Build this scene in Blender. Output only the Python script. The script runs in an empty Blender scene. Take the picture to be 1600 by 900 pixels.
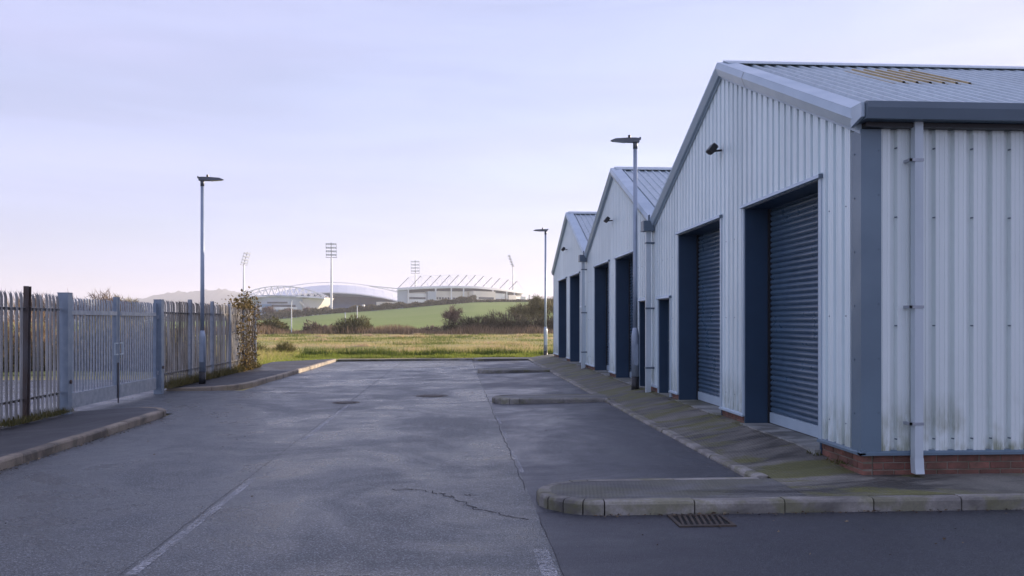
import bpy, bmesh, math, random
import numpy as np
from mathutils import Vector, Matrix

random.seed(7)
RNG = np.random.default_rng(11)
R = math.radians
SC = bpy.context.scene
COL = SC.collection

# ------------------------------------------------------------------ camera
cam_d = bpy.data.cameras.new('camera')
cam_d.sensor_width = 36.0
cam_d.lens = 30.15
cam_d.shift_y = 0.0325
cam_d.clip_start = 0.1
cam_d.clip_end = 9000
cam = bpy.data.objects.new('camera', cam_d)
cam.location = (0, 0, 1.7)
cam.rotation_euler = (R(90), 0, R(-3.757))
COL.objects.link(cam)
SC.camera = cam

# ------------------------------------------------------------------ light
SUN_EL, SUN_AZ = 9.2, 38.0          # azimuth: degrees ahead (+Y) of due right (+X)
EXPOSURE = 1.15
sd = Vector((math.cos(R(SUN_EL)) * math.cos(R(SUN_AZ)), math.cos(R(SUN_EL)) * math.sin(R(SUN_AZ)), math.sin(R(SUN_EL))))
W = bpy.data.worlds.new('World')
SC.world = W
W.use_nodes = True
wn, wl = W.node_tree.nodes, W.node_tree.links
wn.clear()
w_out = wn.new('ShaderNodeOutputWorld')
w_bg = wn.new('ShaderNodeBackground')
w_sky = wn.new('ShaderNodeTexSky')
w_sky.sky_type = 'NISHITA'
w_sky.sun_disc = False
w_sky.sun_elevation = R(SUN_EL)
w_sky.sun_rotation = R(90 - SUN_AZ)
w_sky.air_density = 1.0
w_sky.dust_density = 0.3
w_sky.ozone_density = 2.0
w_tint = wn.new('ShaderNodeMix'); w_tint.data_type = 'RGBA'; w_tint.blend_type = 'MULTIPLY'
w_tint.inputs[0].default_value = 1.0
w_tint.inputs[7].default_value = (1.22, 1.03, 1.08, 1)
# thin high cloud veil: one even lavender-white layer over the whole dome with faint streaks
w_tc = wn.new('ShaderNodeTexCoord')
w_map = wn.new('ShaderNodeMapping'); w_map.inputs['Scale'].default_value = (1.0, 1.6, 9.0)
w_map.inputs['Rotation'].default_value = (0.05, 0.12, 0.3)
w_noise = wn.new('ShaderNodeTexNoise'); w_noise.inputs['Scale'].default_value = 1.6; w_noise.inputs['Detail'].default_value = 5
w_ramp = wn.new('ShaderNodeMapRange')
w_ramp.inputs['From Min'].default_value = 0.35; w_ramp.inputs['From Max'].default_value = 0.75
w_ramp.inputs['To Min'].default_value = 0.62; w_ramp.inputs['To Max'].default_value = 0.92
w_veil = wn.new('ShaderNodeMix'); w_veil.data_type = 'RGBA'
w_veil.inputs[7].default_value = (3.05, 3.16, 4.8, 1)
wl.new(w_tc.outputs['Generated'], w_map.inputs['Vector'])
wl.new(w_map.outputs[0], w_noise.inputs['Vector'])
wl.new(w_noise.outputs['Fac'], w_ramp.inputs['Value'])
wl.new(w_sky.outputs[0], w_tint.inputs[6])
wl.new(w_tint.outputs[2], w_veil.inputs[6])
# the veil looks thicker towards the horizon (longer path through the layer)
w_sep = wn.new('ShaderNodeSeparateXYZ'); wl.new(w_tc.outputs['Generated'], w_sep.inputs[0])
w_el = wn.new('ShaderNodeMapRange')
w_el.inputs['From Min'].default_value = 0.0; w_el.inputs['From Max'].default_value = 0.9
w_el.inputs['To Min'].default_value = 1.0; w_el.inputs['To Max'].default_value = 0.95
wl.new(w_sep.outputs['Z'], w_el.inputs['Value'])
w_vm = wn.new('ShaderNodeMath'); w_vm.operation = 'MULTIPLY'
wl.new(w_ramp.outputs[0], w_vm.inputs[0]); wl.new(w_el.outputs[0], w_vm.inputs[1])
wl.new(w_vm.outputs[0], w_veil.inputs[0])
wl.new(w_veil.outputs[2], w_bg.inputs[0])
# faint wisps: the veil is a little brighter where it is thicker
w_n2 = wn.new('ShaderNodeTexNoise'); w_n2.inputs['Scale'].default_value = 2.6; w_n2.inputs['Detail'].default_value = 7; w_n2.inputs['Distortion'].default_value = 0.6
w_m2 = wn.new('ShaderNodeMapping'); w_m2.inputs['Scale'].default_value = (1.0, 1.4, 7.0); w_m2.inputs['Rotation'].default_value = (0.12, -0.2, 0.5)
wl.new(w_tc.outputs['Generated'], w_m2.inputs['Vector']); wl.new(w_m2.outputs[0], w_n2.inputs['Vector'])
w_st = wn.new('ShaderNodeMapRange'); w_st.inputs['From Min'].default_value = 0.35; w_st.inputs['From Max'].default_value = 0.7
w_st.inputs['To Min'].default_value = 0.095; w_st.inputs['To Max'].default_value = 0.108
wl.new(w_n2.outputs['Fac'], w_st.inputs['Value']); wl.new(w_st.outputs[0], w_bg.inputs[1])
wl.new(w_bg.outputs[0], w_out.inputs[0])

sun_d = bpy.data.lights.new('sun', 'SUN')
sun_d.energy = 5.0
sun_d.angle = R(0.6)
sun_d.color = (1.0, 0.83, 0.66)
sun = bpy.data.objects.new('sun', sun_d)
sun.rotation_euler = sd.to_track_quat('Z', 'Y').to_euler()
sun.location = (30, 30, 40)
COL.objects.link(sun)

SC.view_settings.view_transform = 'Standard'
SC.view_settings.look = 'None'
SC.view_settings.exposure = EXPOSURE
SC.view_settings.gamma = 1.0
SC.cycles.max_bounces = 8
SC.cycles.volume_bounces = 0

# ------------------------------------------------------------------ materials
def new_mat(name):
    m = bpy.data.materials.new(name); m.use_nodes = True
    n = m.node_tree.nodes; l = m.node_tree.links
    return m, n, l, n['Principled BSDF']

def noise(n, l, vec, scale, detail=5, rough=0.55, dist=0.0):
    t = n.new('ShaderNodeTexNoise')
    t.inputs['Scale'].default_value = scale; t.inputs['Detail'].default_value = detail
    t.inputs['Roughness'].default_value = rough; t.inputs['Distortion'].default_value = dist
    if vec is not None: l.new(vec, t.inputs['Vector'])
    return t.outputs['Fac']

def mrange(n, l, v, a, b, c=0.0, d=1.0):
    t = n.new('ShaderNodeMapRange'); t.clamp = True
    t.inputs['From Min'].default_value = a; t.inputs['From Max'].default_value = b
    t.inputs['To Min'].default_value = c; t.inputs['To Max'].default_value = d
    l.new(v, t.inputs['Value']); return t.outputs[0]

def mix(n, l, fac, a, b, mode='MIX'):
    t = n.new('ShaderNodeMix'); t.data_type = 'RGBA'; t.blend_type = mode
    for sock, v in ((0, fac), (6, a), (7, b)):
        if hasattr(v, 'is_linked') or hasattr(v, 'links'): l.new(v, t.inputs[sock])
        elif sock == 0: t.inputs[0].default_value = v
        else: t.inputs[sock].default_value = (*v, 1) if len(v) == 3 else v
    return t.outputs[2]

def math_n(n, l, op, a, b=None):
    t = n.new('ShaderNodeMath'); t.operation = op
    for i, v in enumerate((a, b)):
        if v is None: continue
        if hasattr(v, 'links'): l.new(v, t.inputs[i])
        else: t.inputs[i].default_value = v
    return t.outputs[0]

def pos(n):
    return n.new('ShaderNodeNewGeometry').outputs['Position']

def scaled(n, l, vec, s, rot=(0, 0, 0)):
    t = n.new('ShaderNodeMapping'); t.inputs['Scale'].default_value = s; t.inputs['Rotation'].default_value = rot
    l.new(vec, t.inputs['Vector']); return t.outputs[0]

def bump(n, l, h, strength, dist, bsdf, prev=None):
    t = n.new('ShaderNodeBump'); t.inputs['Strength'].default_value = strength; t.inputs['Distance'].default_value = dist
    l.new(h, t.inputs['Height'])
    if prev is not None: l.new(prev, t.inputs['Normal'])
    l.new(t.outputs[0], bsdf.inputs['Normal']); return t.outputs[0]

def simple(name, c1, c2=None, rough=0.6, metal=0.0, nscale=2.0, rand=0.0, bstr=0.0, bscale=60.0, stretch=(1, 1, 1), spec=0.5, rvar=0.0, lo=0.35, hi=0.65):
    m, n, l, b = new_mat(name)
    p = scaled(n, l, pos(n), stretch)
    col = None
    c2 = c2 or tuple(v * 0.8 for v in c1)
    f = mrange(n, l, noise(n, l, p, nscale, 6), lo, hi)
    col = mix(n, l, f, c1, c2)
    if rand:
        oi = n.new('ShaderNodeObjectInfo')
        k = mrange(n, l, oi.outputs['Random'], 0, 1, 1 - rand, 1 + rand)
        hv = n.new('ShaderNodeHueSaturation'); l.new(col, hv.inputs['Color']); l.new(k, hv.inputs['Value'])
        col = hv.outputs[0]
    l.new(col, b.inputs['Base Color'])
    b.inputs['Roughness'].default_value = rough
    b.inputs['Metallic'].default_value = metal
    b.inputs['Specular IOR Level'].default_value = spec
    if rvar:
        l.new(mrange(n, l, f, 0, 1, rough - rvar, rough + rvar), b.inputs['Roughness'])
    if bstr:
        bump(n, l, noise(n, l, pos(n), bscale, 4), bstr, 0.01, b)
    return m

MT = {}
def asphalt(name, dark, light, wet, patch=0.35, tint_moss=0.0, aggr=1.0):
    m, n, l, b = new_mat(name)
    p = pos(n)
    big = noise(n, l, p, 0.22, 5, 0.6, 0.4)
    streak = noise(n, l, scaled(n, l, p, (0.8, 0.45, 1)), 0.9, 7, 0.66, 0.9)
    mid = noise(n, l, p, 1.7, 6, 0.65)
    fine = noise(n, l, p, 55, 3, 0.75)
    vor = n.new('ShaderNodeTexVoronoi'); vor.inputs['Scale'].default_value = 100; l.new(p, vor.inputs['Vector'])
    f1 = math_n(n, l, 'ADD', math_n(n, l, 'MULTIPLY', big, 0.45), math_n(n, l, 'MULTIPLY', streak, 0.55))
    fac = mrange(n, l, f1, 0.5 - patch / 2, 0.5 + patch / 2)
    c = mix(n, l, fac, dark, light)
    c = mix(n, l, mrange(n, l, mid, 0.3, 0.75, 0.0, 0.45), c, tuple(v * 0.66 for v in dark))
    stone = n.new('ShaderNodeSeparateColor'); l.new(vor.outputs['Color'], stone.inputs[0])
    c = mix(n, l, mrange(n, l, stone.outputs[0], 0.62, 0.95, 0, min(1, 0.5 * aggr)), c, tuple(v * 2.1 for v in light))
    c = mix(n, l, mrange(n, l, fine, 0.35, 0.6, min(0.9, 0.45 * aggr), 0.0), c, tuple(v * 0.35 for v in dark))
    if tint_moss:
        mm = noise(n, l, p, 0.9, 6, 0.7)
        c = mix(n, l, mrange(n, l, mm, 0.6, 0.72, 0, tint_moss), c, (0.055, 0.062, 0.02))
    l.new(c, b.inputs['Base Color'])
    wetf = mrange(n, l, math_n(n, l, 'ADD', math_n(n, l, 'MULTIPLY', noise(n, l, scaled(n, l, p, (0.55, 0.5, 1)), 0.8, 7, 0.66, 1.0), 0.7), math_n(n, l, 'MULTIPLY', mid, 0.3)), 0.42, 0.60)
    l.new(mrange(n, l, wetf, 0, 1, wet[0], wet[1]), b.inputs['Roughness'])
    b.inputs['Specular IOR Level'].default_value = 0.5
    h = math_n(n, l, 'ADD', math_n(n, l, 'MULTIPLY', vor.outputs['Distance'], 1.0), math_n(n, l, 'MULTIPLY', fine, 0.7))
    bump(n, l, h, 0.55 * aggr, 0.006, b)
    return m
MT['road'] = asphalt('road_asphalt', (0.062, 0.068, 0.074), (0.150, 0.162, 0.172), (0.52, 0.21), patch=0.28, aggr=2.2)
MT['side'] = asphalt('side_road_asphalt', (0.040, 0.043, 0.052), (0.062, 0.066, 0.078), (0.66, 0.45), aggr=0.8)
MT['bay'] = asphalt('bay_asphalt', (0.046, 0.050, 0.060), (0.088, 0.093, 0.108), (0.6, 0.3), tint_moss=0.5, aggr=0.8)
MT['yard'] = asphalt('yard_asphalt', (0.07, 0.075, 0.09), (0.12, 0.125, 0.145), (0.5, 0.1), aggr=0.5)
MT['foot'] = asphalt('footway_asphalt', (0.040, 0.041, 0.045), (0.058, 0.058, 0.062), (0.75, 0.5), tint_moss=0.25, aggr=0.7)

def concrete(name, c1, c2, moss=0.5, tamp=False, mscale=0.9):
    m, n, l, b = new_mat(name)
    p = pos(n)
    a = noise(n, l, p, 0.9, 7, 0.65, 0.6)
    s = noise(n, l, scaled(n, l, p, (0.5, 1.5, 1)), 1.2, 6, 0.6, 0.8)
    fine = noise(n, l, p, 45, 4, 0.7)
    c = mix(n, l, mrange(n, l, a, 0.32, 0.68), c1, c2)
    c = mix(n, l, mrange(n, l, s, 0.46, 0.60, 0, 0.9), c, tuple(v * 0.28 for v in c1))
    mo = noise(n, l, scaled(n, l, p, (1.0, 1.6, 1)), mscale, 6, 0.62, 0.3)
    c = mix(n, l, mrange(n, l, mo, 0.48, 0.58, 0, moss), c, (0.15, 0.15, 0.04))
    c = mix(n, l, mrange(n, l, fine, 0.3, 0.65, 0.45, 0), c, tuple(v * 0.4 for v in c1))
    oi = n.new('ShaderNodeObjectInfo')
    hv = n.new('ShaderNodeHueSaturation'); l.new(c, hv.inputs['Color'])
    l.new(mrange(n, l, oi.outputs['Random'], 0, 1, 0.85, 1.15), hv.inputs['Value'])
    l.new(hv.outputs[0], b.inputs['Base Color'])
    l.new(mrange(n, l, s, 0.4, 0.7, 0.85, 0.5), b.inputs['Roughness'])
    bn = bump(n, l, fine, 0.5, 0.006, b)
    if tamp:
        w = n.new('ShaderNodeTexWave'); w.wave_type = 'BANDS'; w.bands_direction = 'X'
        w.inputs['Scale'].default_value = 9.0; w.inputs['Distortion'].default_value = 2.2; w.inputs['Detail'].default_value = 2
        l.new(scaled(n, l, p, (1, 1, 1), (0, 0, R(8))), w.inputs['Vector'])
        bump(n, l, w.outputs['Fac'], 0.28, 0.006, b, bn)
    return m
MT['pave'] = concrete('tamped_concrete', (0.13, 0.125, 0.11), (0.28, 0.265, 0.225), 0.9, True)
MT['kerb'] = concrete('kerb_concrete', (0.25, 0.235, 0.21), (0.40, 0.38, 0.345), 0.5, mscale=2.5)
MT['kerb_warm'] = concrete('kerb_buff_concrete', (0.33, 0.27, 0.205), (0.42, 0.35, 0.27), 0.12, mscale=2.5)
MT['pave_grey'] = concrete('grey_tamped_concrete', (0.15, 0.15, 0.145), (0.235, 0.235, 0.225), 0.3, True)
MT['threshold'] = concrete('threshold_concrete', (0.26, 0.27, 0.25), (0.36, 0.37, 0.35), 0.4)

def cladding(name, c1, c2, rough, algae):
    m, n, l, b = new_mat(name)
    p = pos(n)
    st = noise(n, l, scaled(n, l, p, (9, 9, 0.35)), 1.0, 5, 0.6)
    bl = noise(n, l, p, 0.8, 4)
    c = mix(n, l, mrange(n, l, st, 0.35, 0.7), c1, c2)
    c = mix(n, l, mrange(n, l, bl, 0.4, 0.7, 0, 0.3), c, tuple(v * 0.86 for v in c2))
    if algae:
        sep = n.new('ShaderNodeSeparateXYZ'); l.new(p, sep.inputs[0])
        low = mrange(n, l, sep.outputs['Z'], 0.36, 1.0, 1, 0)
        an = noise(n, l, scaled(n, l, p, (14, 14, 3.0)), 1.0, 6, 0.7)
        an2 = noise(n, l, p, 1.6, 3)
        k = math_n(n, l, 'MULTIPLY', math_n(n, l, 'MULTIPLY', low, mrange(n, l, an, 0.36, 0.56)), mrange(n, l, an2, 0.40, 0.52))
        c = mix(n, l, math_n(n, l, 'MULTIPLY', k, algae), c, (0.17, 0.19, 0.07))
    oi = n.new('ShaderNodeObjectInfo')
    hv = n.new('ShaderNodeHueSaturation'); l.new(c, hv.inputs['Color'])
    l.new(mrange(n, l, oi.outputs['Random'], 0, 1, 0.95, 1.04), hv.inputs['Value'])
    l.new(hv.outputs[0], b.inputs['Base Color'])
    l.new(mrange(n, l, st, 0.3, 0.7, rough - 0.06, rough + 0.1), b.inputs['Roughness'])
    b.inputs['Metallic'].default_value = 0.0
    b.inputs['Specular IOR Level'].default_value = 0.6
    return m
MT['clad'] = cladding('gable_cladding', (0.76, 0.86, 0.88), (0.66, 0.765, 0.79), 0.36, 0.5)
MT['clad_s_bounce'] = cladding('side_cladding_ground_bounce', (0.75, 0.82, 0.81), (0.69, 0.76, 0.75), 0.42, 0.8)  # same sheeting as the gable; warm light off the ground put into its colour
MT['roof'] = cladding('roof_sheet_paint', (0.48, 0.56, 0.60), (0.42, 0.49, 0.53), 0.4, 0)
MT['flash'] = simple('flashing_paint', (0.14, 0.205, 0.26), (0.12, 0.175, 0.225), 0.38, nscale=1.5, rvar=0.06)
MT['flash_l'] = simple('pale_flashing_paint', (0.44, 0.54, 0.62), (0.38, 0.48, 0.56), 0.36, nscale=1.5, rvar=0.06)
MT['gutter'] = simple('gutter_paint', (0.115, 0.16, 0.205), (0.095, 0.135, 0.175), 0.42, nscale=1.2)
MT['navy'] = simple('navy_reveal_paint', (0.030, 0.062, 0.112), (0.024, 0.052, 0.096), 0.45, nscale=2, rvar=0.08)
MT['shutter'] = simple('shutter_paint', (0.076, 0.128, 0.19), (0.058, 0.102, 0.158), 0.33, nscale=3, rand=0.1, rvar=0.07)
MT['dpipe'] = simple('downpipe_paint', (0.55, 0.62, 0.66), (0.47, 0.54, 0.58), 0.4, nscale=3, stretch=(1, 1, 0.3))
MT['rooflight'] = simple('aged_rooflight', (0.42, 0.33, 0.17), (0.30, 0.235, 0.12), 0.7, nscale=5, bstr=0.2)
MT['brick'] = simple('red_brick', (0.235, 0.10, 0.075), (0.13, 0.07, 0.05), 0.85, nscale=7, rand=0.25, bstr=0.5, bscale=90)
MT['mortar'] = simple('mortar', (0.24, 0.20, 0.16), (0.14, 0.13, 0.09), 0.95, nscale=5)
MT['black'] = simple('black_plastic', (0.018, 0.018, 0.02), None, 0.45)
MT['iron'] = simple('cast_iron', (0.055, 0.050, 0.048), (0.10, 0.075, 0.055), 0.6, metal=0.4, nscale=9, bstr=0.3)
MT['shade_black'] = simple('drain_shade_paint', (0.006, 0.006, 0.006), None, 0.9)
MT['galv'] = simple('galvanised_steel', (0.40, 0.43, 0.47), (0.30, 0.335, 0.38), 0.46, metal=0.35, nscale=9, rvar=0.08)
MT['galv_blue'] = simple('galvanised_gate_steel', (0.27, 0.32, 0.38), (0.21, 0.26, 0.32), 0.48, metal=0.3, nscale=6)
MT['pale'] = simple('weathered_pale_steel', (0.40, 0.395, 0.38), (0.27, 0.26, 0.245), 0.62, metal=0.15, nscale=5, rand=0.22, stretch=(1, 1, 0.35))
MT['pale_far'] = simple('stained_pale_steel', (0.44, 0.42, 0.385), (0.20, 0.17, 0.135), 0.7, metal=0.1, nscale=2.2, rand=0.2, stretch=(1.6, 1.6, 0.5))
MT['rustpost'] = simple('rusty_post_steel', (0.11, 0.105, 0.11), (0.085, 0.055, 0.04), 0.7, metal=0.2, nscale=5, stretch=(1, 1, 0.4))
MT['lamp'] = simple('lamp_column_paint', (0.34, 0.40, 0.48), (0.29, 0.35, 0.43), 0.42, metal=0.2, nscale=4)
MT['lamphead'] = simple('lantern_casting', (0.13, 0.14, 0.16), (0.10, 0.11, 0.125), 0.45, metal=0.3)
MT['glass'] = simple('lamp_lens', (0.20, 0.21, 0.22), None, 0.12)
MT['chrome'] = simple('door_handle_steel', (0.55, 0.55, 0.56), None, 0.3, metal=0.9)
MT['bark'] = simple('bark', (0.075, 0.058, 0.045), (0.05, 0.04, 0.032), 0.9, nscale=8)

def attr_mat(name, stops, rough=0.8, trans=0.0, nscale=0.05, namp=0.35):
    m, n, l, b = new_mat(name)
    a = n.new('ShaderNodeAttribute'); a.attribute_name = 'v'
    nz = noise(n, l, pos(n), nscale, 4)
    f = math_n(n, l, 'ADD', a.outputs['Fac'], math_n(n, l, 'MULTIPLY', math_n(n, l, 'SUBTRACT', nz, 0.5), namp * 2))
    r = n.new('ShaderNodeValToRGB'); l.new(f, r.inputs[0])
    e = r.color_ramp.elements
    e[0].position = stops[0][0]; e[0].color = (*stops[0][1], 1)
    e[1].position = stops[-1][0]; e[1].color = (*stops[-1][1], 1)
    for p_, c_ in stops[1:-1]:
        x = e.new(p_); x.color = (*c_, 1)
    l.new(r.outputs[0], b.inputs['Base Color'])
    b.inputs['Roughness'].default_value = rough
    b.inputs['Specular IOR Level'].default_value = 0.2
    if trans:
        t = n.new('ShaderNodeBsdfTranslucent'); l.new(r.outputs[0], t.inputs[0])
        ms = n.new('ShaderNodeMixShader'); ms.inputs[0].default_value = trans
        l.new(b.outputs[0], ms.inputs[1]); l.new(t.outputs[0], ms.inputs[2])
        l.new(ms.outputs[0], n['Material Output'].inputs[0])
    return m
MT['grass'] = attr_mat('verge_grass', [(0, (0.07, 0.10, 0.025)), (0.5, (0.28, 0.34, 0.06)), (0.8, (0.36, 0.36, 0.09)), (1, (0.46, 0.39, 0.18))], trans=0.4, nscale=0.6)
MT['dry'] = attr_mat('dry_field_grass', [(0, (0.17, 0.21, 0.055)), (0.35, (0.38, 0.38, 0.12)), (0.65, (0.55, 0.44, 0.22)), (1, (0.62, 0.46, 0.32))], trans=0.3, nscale=0.07, namp=1.1)
MT['reed'] = attr_mat('dead_reeds', [(0, (0.17, 0.115, 0.07)), (0.5, (0.30, 0.21, 0.125)), (1, (0.42, 0.31, 0.20))], trans=0.25, nscale=0.15)
MT['shrub'] = attr_mat('olive_shrub', [(0, (0.08, 0.08, 0.032)), (0.5, (0.15, 0.145, 0.055)), (1, (0.27, 0.22, 0.10))], trans=0.2, nscale=0.7)
MT['twig'] = attr_mat('bare_twigs', [(0, (0.13, 0.09, 0.07)), (0.5, (0.22, 0.155, 0.115)), (1, (0.33, 0.25, 0.18))], nscale=0.5)
MT['twig_olive'] = attr_mat('budding_twigs', [(0, (0.16, 0.14, 0.07)), (0.5, (0.26, 0.23, 0.11)), (1, (0.38, 0.33, 0.17))], nscale=0.5)
MT['hedge'] = attr_mat('dark_hedge', [(0, (0.085, 0.082, 0.046)), (0.5, (0.155, 0.135, 0.08)), (1, (0.27, 0.21, 0.135))], nscale=0.3)
MT['bramble'] = attr_mat('bramble_leaves', [(0, (0.07, 0.055, 0.025)), (0.5, (0.15, 0.115, 0.045)), (1, (0.27, 0.19, 0.08))], trans=0.25, nscale=2)
MT['litter'] = attr_mat('fallen_leaves', [(0, (0.03, 0.022, 0.015)), (0.6, (0.11, 0.07, 0.035)), (1, (0.25, 0.2, 0.13))], nscale=3)
MT['moss'] = attr_mat('moss_and_weeds', [(0, (0.06, 0.07, 0.02)), (0.5, (0.12, 0.11, 0.035)), (1, (0.21, 0.17, 0.07))], nscale=3)

# ------------------------------------------------------------------ helpers
def tag(o, label=None, cat=None, group=None, kind=None):
    if label: o['label'] = label
    if cat: o['category'] = cat
    if group: o['group'] = group
    if kind: o['kind'] = kind
    return o

def mesh(name, verts, faces, mat, smooth=False):
    me = bpy.data.meshes.new(name)
    me.from_pydata([tuple(v) for v in verts], [], faces)
    me.materials.append(MT[mat] if isinstance(mat, str) else mat)
    if smooth:
        me.polygons.foreach_set('use_smooth', [True] * len(me.polygons))
    me.update()
    return me

def link(name, me, parent=None, loc=(0, 0, 0), rot=(0, 0, 0)):
    o = bpy.data.objects.new(name, me)
    COL.objects.link(o)
    o.location = loc; o.rotation_euler = rot
    if parent is not None: o.parent = parent
    return o

def empty(name, loc=(0, 0, 0), rz=0):
    o = bpy.data.objects.new(name, None); COL.objects.link(o)
    o.location = loc; o.rotation_euler = (0, 0, rz); o.empty_display_size = 0.3
    return o

class MB:
    """collects pieces of one mesh"""
    def __init__(s): s.v = []; s.f = []
    def add(s, vs, fs):
        k = len(s.v); s.v += [tuple(v) for v in vs]; s.f += [tuple(i + k for i in f) for f in fs]; return s
    def box(s, x0, x1, y0, y1, z0, z1):
        vs = [(x, y, z) for z in (z0, z1) for y in (y0, y1) for x in (x0, x1)]
        return s.add(vs, [(0, 2, 3, 1), (4, 5, 7, 6), (0, 1, 5, 4), (2, 6, 7, 3), (0, 4, 6, 2), (1, 3, 7, 5)])
    def prism(s, poly, fn):
        """poly: 2-D outline, fn(u,v,k) with k=0/1 -> 3-D point for both ends"""
        n = len(poly)
        vs = [fn(u, v, 0) for u, v in poly] + [fn(u, v, 1) for u, v in poly]
        fs = [(i, (i + 1) % n, n + (i + 1) % n, n + i) for i in range(n)] + [tuple(range(n))[::-1], tuple(range(n, 2 * n))]
        return s.add(vs, fs)
    def tube(s, pts, rad, n=8, cap=True):
        pts = [Vector(p) for p in pts]
        if not hasattr(rad, '__len__'): rad = [rad] * len(pts)
        vs = []; fs = []
        for i, p in enumerate(pts):
            d = (pts[min(i + 1, len(pts) - 1)] - pts[max(i - 1, 0)]).normalized()
            a = d.orthogonal().normalized() if abs(d.z) < 0.99 else Vector((1, 0, 0))
            b = d.cross(a)
            for k in range(n):
                t = 2 * math.pi * k / n
                vs.append(p + (a * math.cos(t) + b * math.sin(t)) * rad[i])
        # keep rings aligned for near-straight tubes
        for i in range(len(pts) - 1):
            for k in range(n):
                fs.append((i * n + k, i * n + (k + 1) % n, (i + 1) * n + (k + 1) % n, (i + 1) * n + k))
        if cap:
            fs.append(tuple(range(n))[::-1]); fs.append(tuple(range((len(pts) - 1) * n, len(pts) * n)))
        return s.add(vs, fs)
    def bar(s, p, q, w, h=None):
        h = h or w; p = Vector(p); q = Vector(q); d = (q - p).normalized()
        a = Vector((0, 0, 1)).cross(d)
        a = a.normalized() if a.length > 1e-4 else Vector((1, 0, 0))
        b = d.cross(a)
        vs = [e + a * i * w / 2 + b * j * h / 2 for e in (p, q) for i, j in ((-1, -1), (1, -1), (1, 1), (-1, 1))]
        return s.add(vs, [(0, 1, 5, 4), (1, 2, 6, 5), (2, 3, 7, 6), (3, 0, 4, 7), (3, 2, 1, 0), (4, 5, 6, 7)])
    def build(s, name, mat, parent=None, loc=(0, 0, 0), rot=(0, 0, 0), smooth=False):
        return link(name, mesh(name, s.v, s.f, mat, smooth), parent, loc, rot)

def fast_mesh(name, V, F, mat, v=None):
    """big meshes from numpy arrays; F is (n,3)"""
    me = bpy.data.meshes.new(name)
    V = np.asarray(V, dtype=np.float32); F = np.asarray(F, dtype=np.int32)
    k = F.shape[1]
    me.vertices.add(len(V)); me.vertices.foreach_set('co', V.ravel())
    me.loops.add(F.size); me.loops.foreach_set('vertex_index', F.ravel())
    me.polygons.add(len(F)); me.polygons.foreach_set('loop_start', np.arange(0, F.size, k, dtype=np.int32))
    me.update(calc_edges=True)
    if v is not None:
        at = me.attributes.new('v', 'FLOAT', 'POINT'); at.data.foreach_set('value', np.asarray(v, dtype=np.float32))
    me.materials.append(MT[mat]); me.validate()
    return me

def blades(P, h, w, lean, v):
    """single-triangle blades at points P"""
    n = len(P); a = RNG.uniform(0, 2 * np.pi, n); b = RNG.uniform(0, 2 * np.pi, n)
    dx = np.stack([np.cos(a), np.sin(a), np.zeros(n)], 1) * (w[:, None] / 2)
    tip = P + np.stack([np.cos(b) * lean * h, np.sin(b) * lean * h, h], 1)
    V = np.stack([P - dx, P + dx, tip], 1).reshape(-1, 3)
    F = np.arange(3 * n).reshape(-1, 3)
    return V, F, np.repeat(v, 3)

# ------------------------------------------------------------------ terrain
CREST = [(-400, 0.5), (-140, 0.8), (-73, 2.0), (-63, 2.8), (-51, 4.2), (-27, 6.0), (-8, 7.7), (7, 8.95), (39, 9.3), (120, 11), (500, 12)]
def sm(a, b, x):
    t = np.clip((x - a) / (b - a), 0, 1); return t * t * (3 - 2 * t)
def terrain(x, y):
    x = np.asarray(x, float); y = np.asarray(y, float)
    c = np.interp(x * 330 / np.maximum(y, 200), [p[0] for p in CREST], [p[1] for p in CREST])
    t = np.clip((y - 118) / (330 - 118), 0, 1)
    hill = c * (0.25 * t + 0.75 * t ** 1.25)
    und = 0.05 * np.sin(x * 0.21 + 1) * np.sin(y * 0.17) + 0.03 * np.sin(x * 0.6 + y * 0.43)
    base = np.where(y > 38.5, 0.06 + und * sm(39, 50, y), -0.03)
    side = np.where((y <= 38.5) & (x < -7.3) & (y > 27.3), 0.05, 0.0) * 1.0
    return base + hill + side
ys = np.concatenate([np.linspace(-40, 37.5, 24), np.linspace(38.6, 60, 26), np.linspace(62, 120, 40), np.linspace(123, 345, 60), np.linspace(360, 800, 24), np.linspace(900, 3650, 12)])
xs = np.concatenate([np.linspace(-3150, -400, 8), np.linspace(-360, -80, 30), np.linspace(-76, 76, 90), np.linspace(82, 360, 24), np.linspace(420, 3150, 8)])
gx, gy = np.meshgrid(xs, ys)
gz = terrain(gx, gy)
V = np.stack([gx, gy, gz], -1).reshape(-1, 3)
nx_, ny_ = len(xs), len(ys)
ii = np.arange(nx_ * ny_).reshape(ny_, nx_)
F = np.stack([ii[:-1, :-1], ii[:-1, 1:], ii[1:, 1:], ii[1:, :-1]], -1).reshape(-1, 4)
m, n, l, b = new_mat('field_turf')
p = pos(n); sep = n.new('ShaderNodeSeparateXYZ'); l.new(p, sep.inputs[0])
far = mrange(n, l, math_n(n, l, 'ADD', sep.outputs['Y'], math_n(n, l, 'MULTIPLY', noise(n, l, p, 0.08, 4), 14)), 120, 130)
dryn = noise(n, l, scaled(n, l, p, (0.35, 1.0, 1)), 0.16, 6, 0.65)
near_c = mix(n, l, mrange(n, l, dryn, 0.35, 0.65), (0.26, 0.28, 0.085), (0.50, 0.39, 0.19))
stripe = n.new('ShaderNodeTexWave'); stripe.bands_direction = 'Y'; stripe.inputs['Scale'].default_value = 0.045
stripe.inputs['Distortion'].default_value = 2.0; stripe.inputs['Detail'].default_value = 3; stripe.inputs['Detail Scale'].default_value = 0.6
l.new(p, stripe.inputs['Vector'])
crop = mix(n, l, mrange(n, l, stripe.outputs['Fac'], 0.2, 0.8, 0, 0.8), (0.265, 0.335, 0.085), (0.20, 0.265, 0.065))
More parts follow.
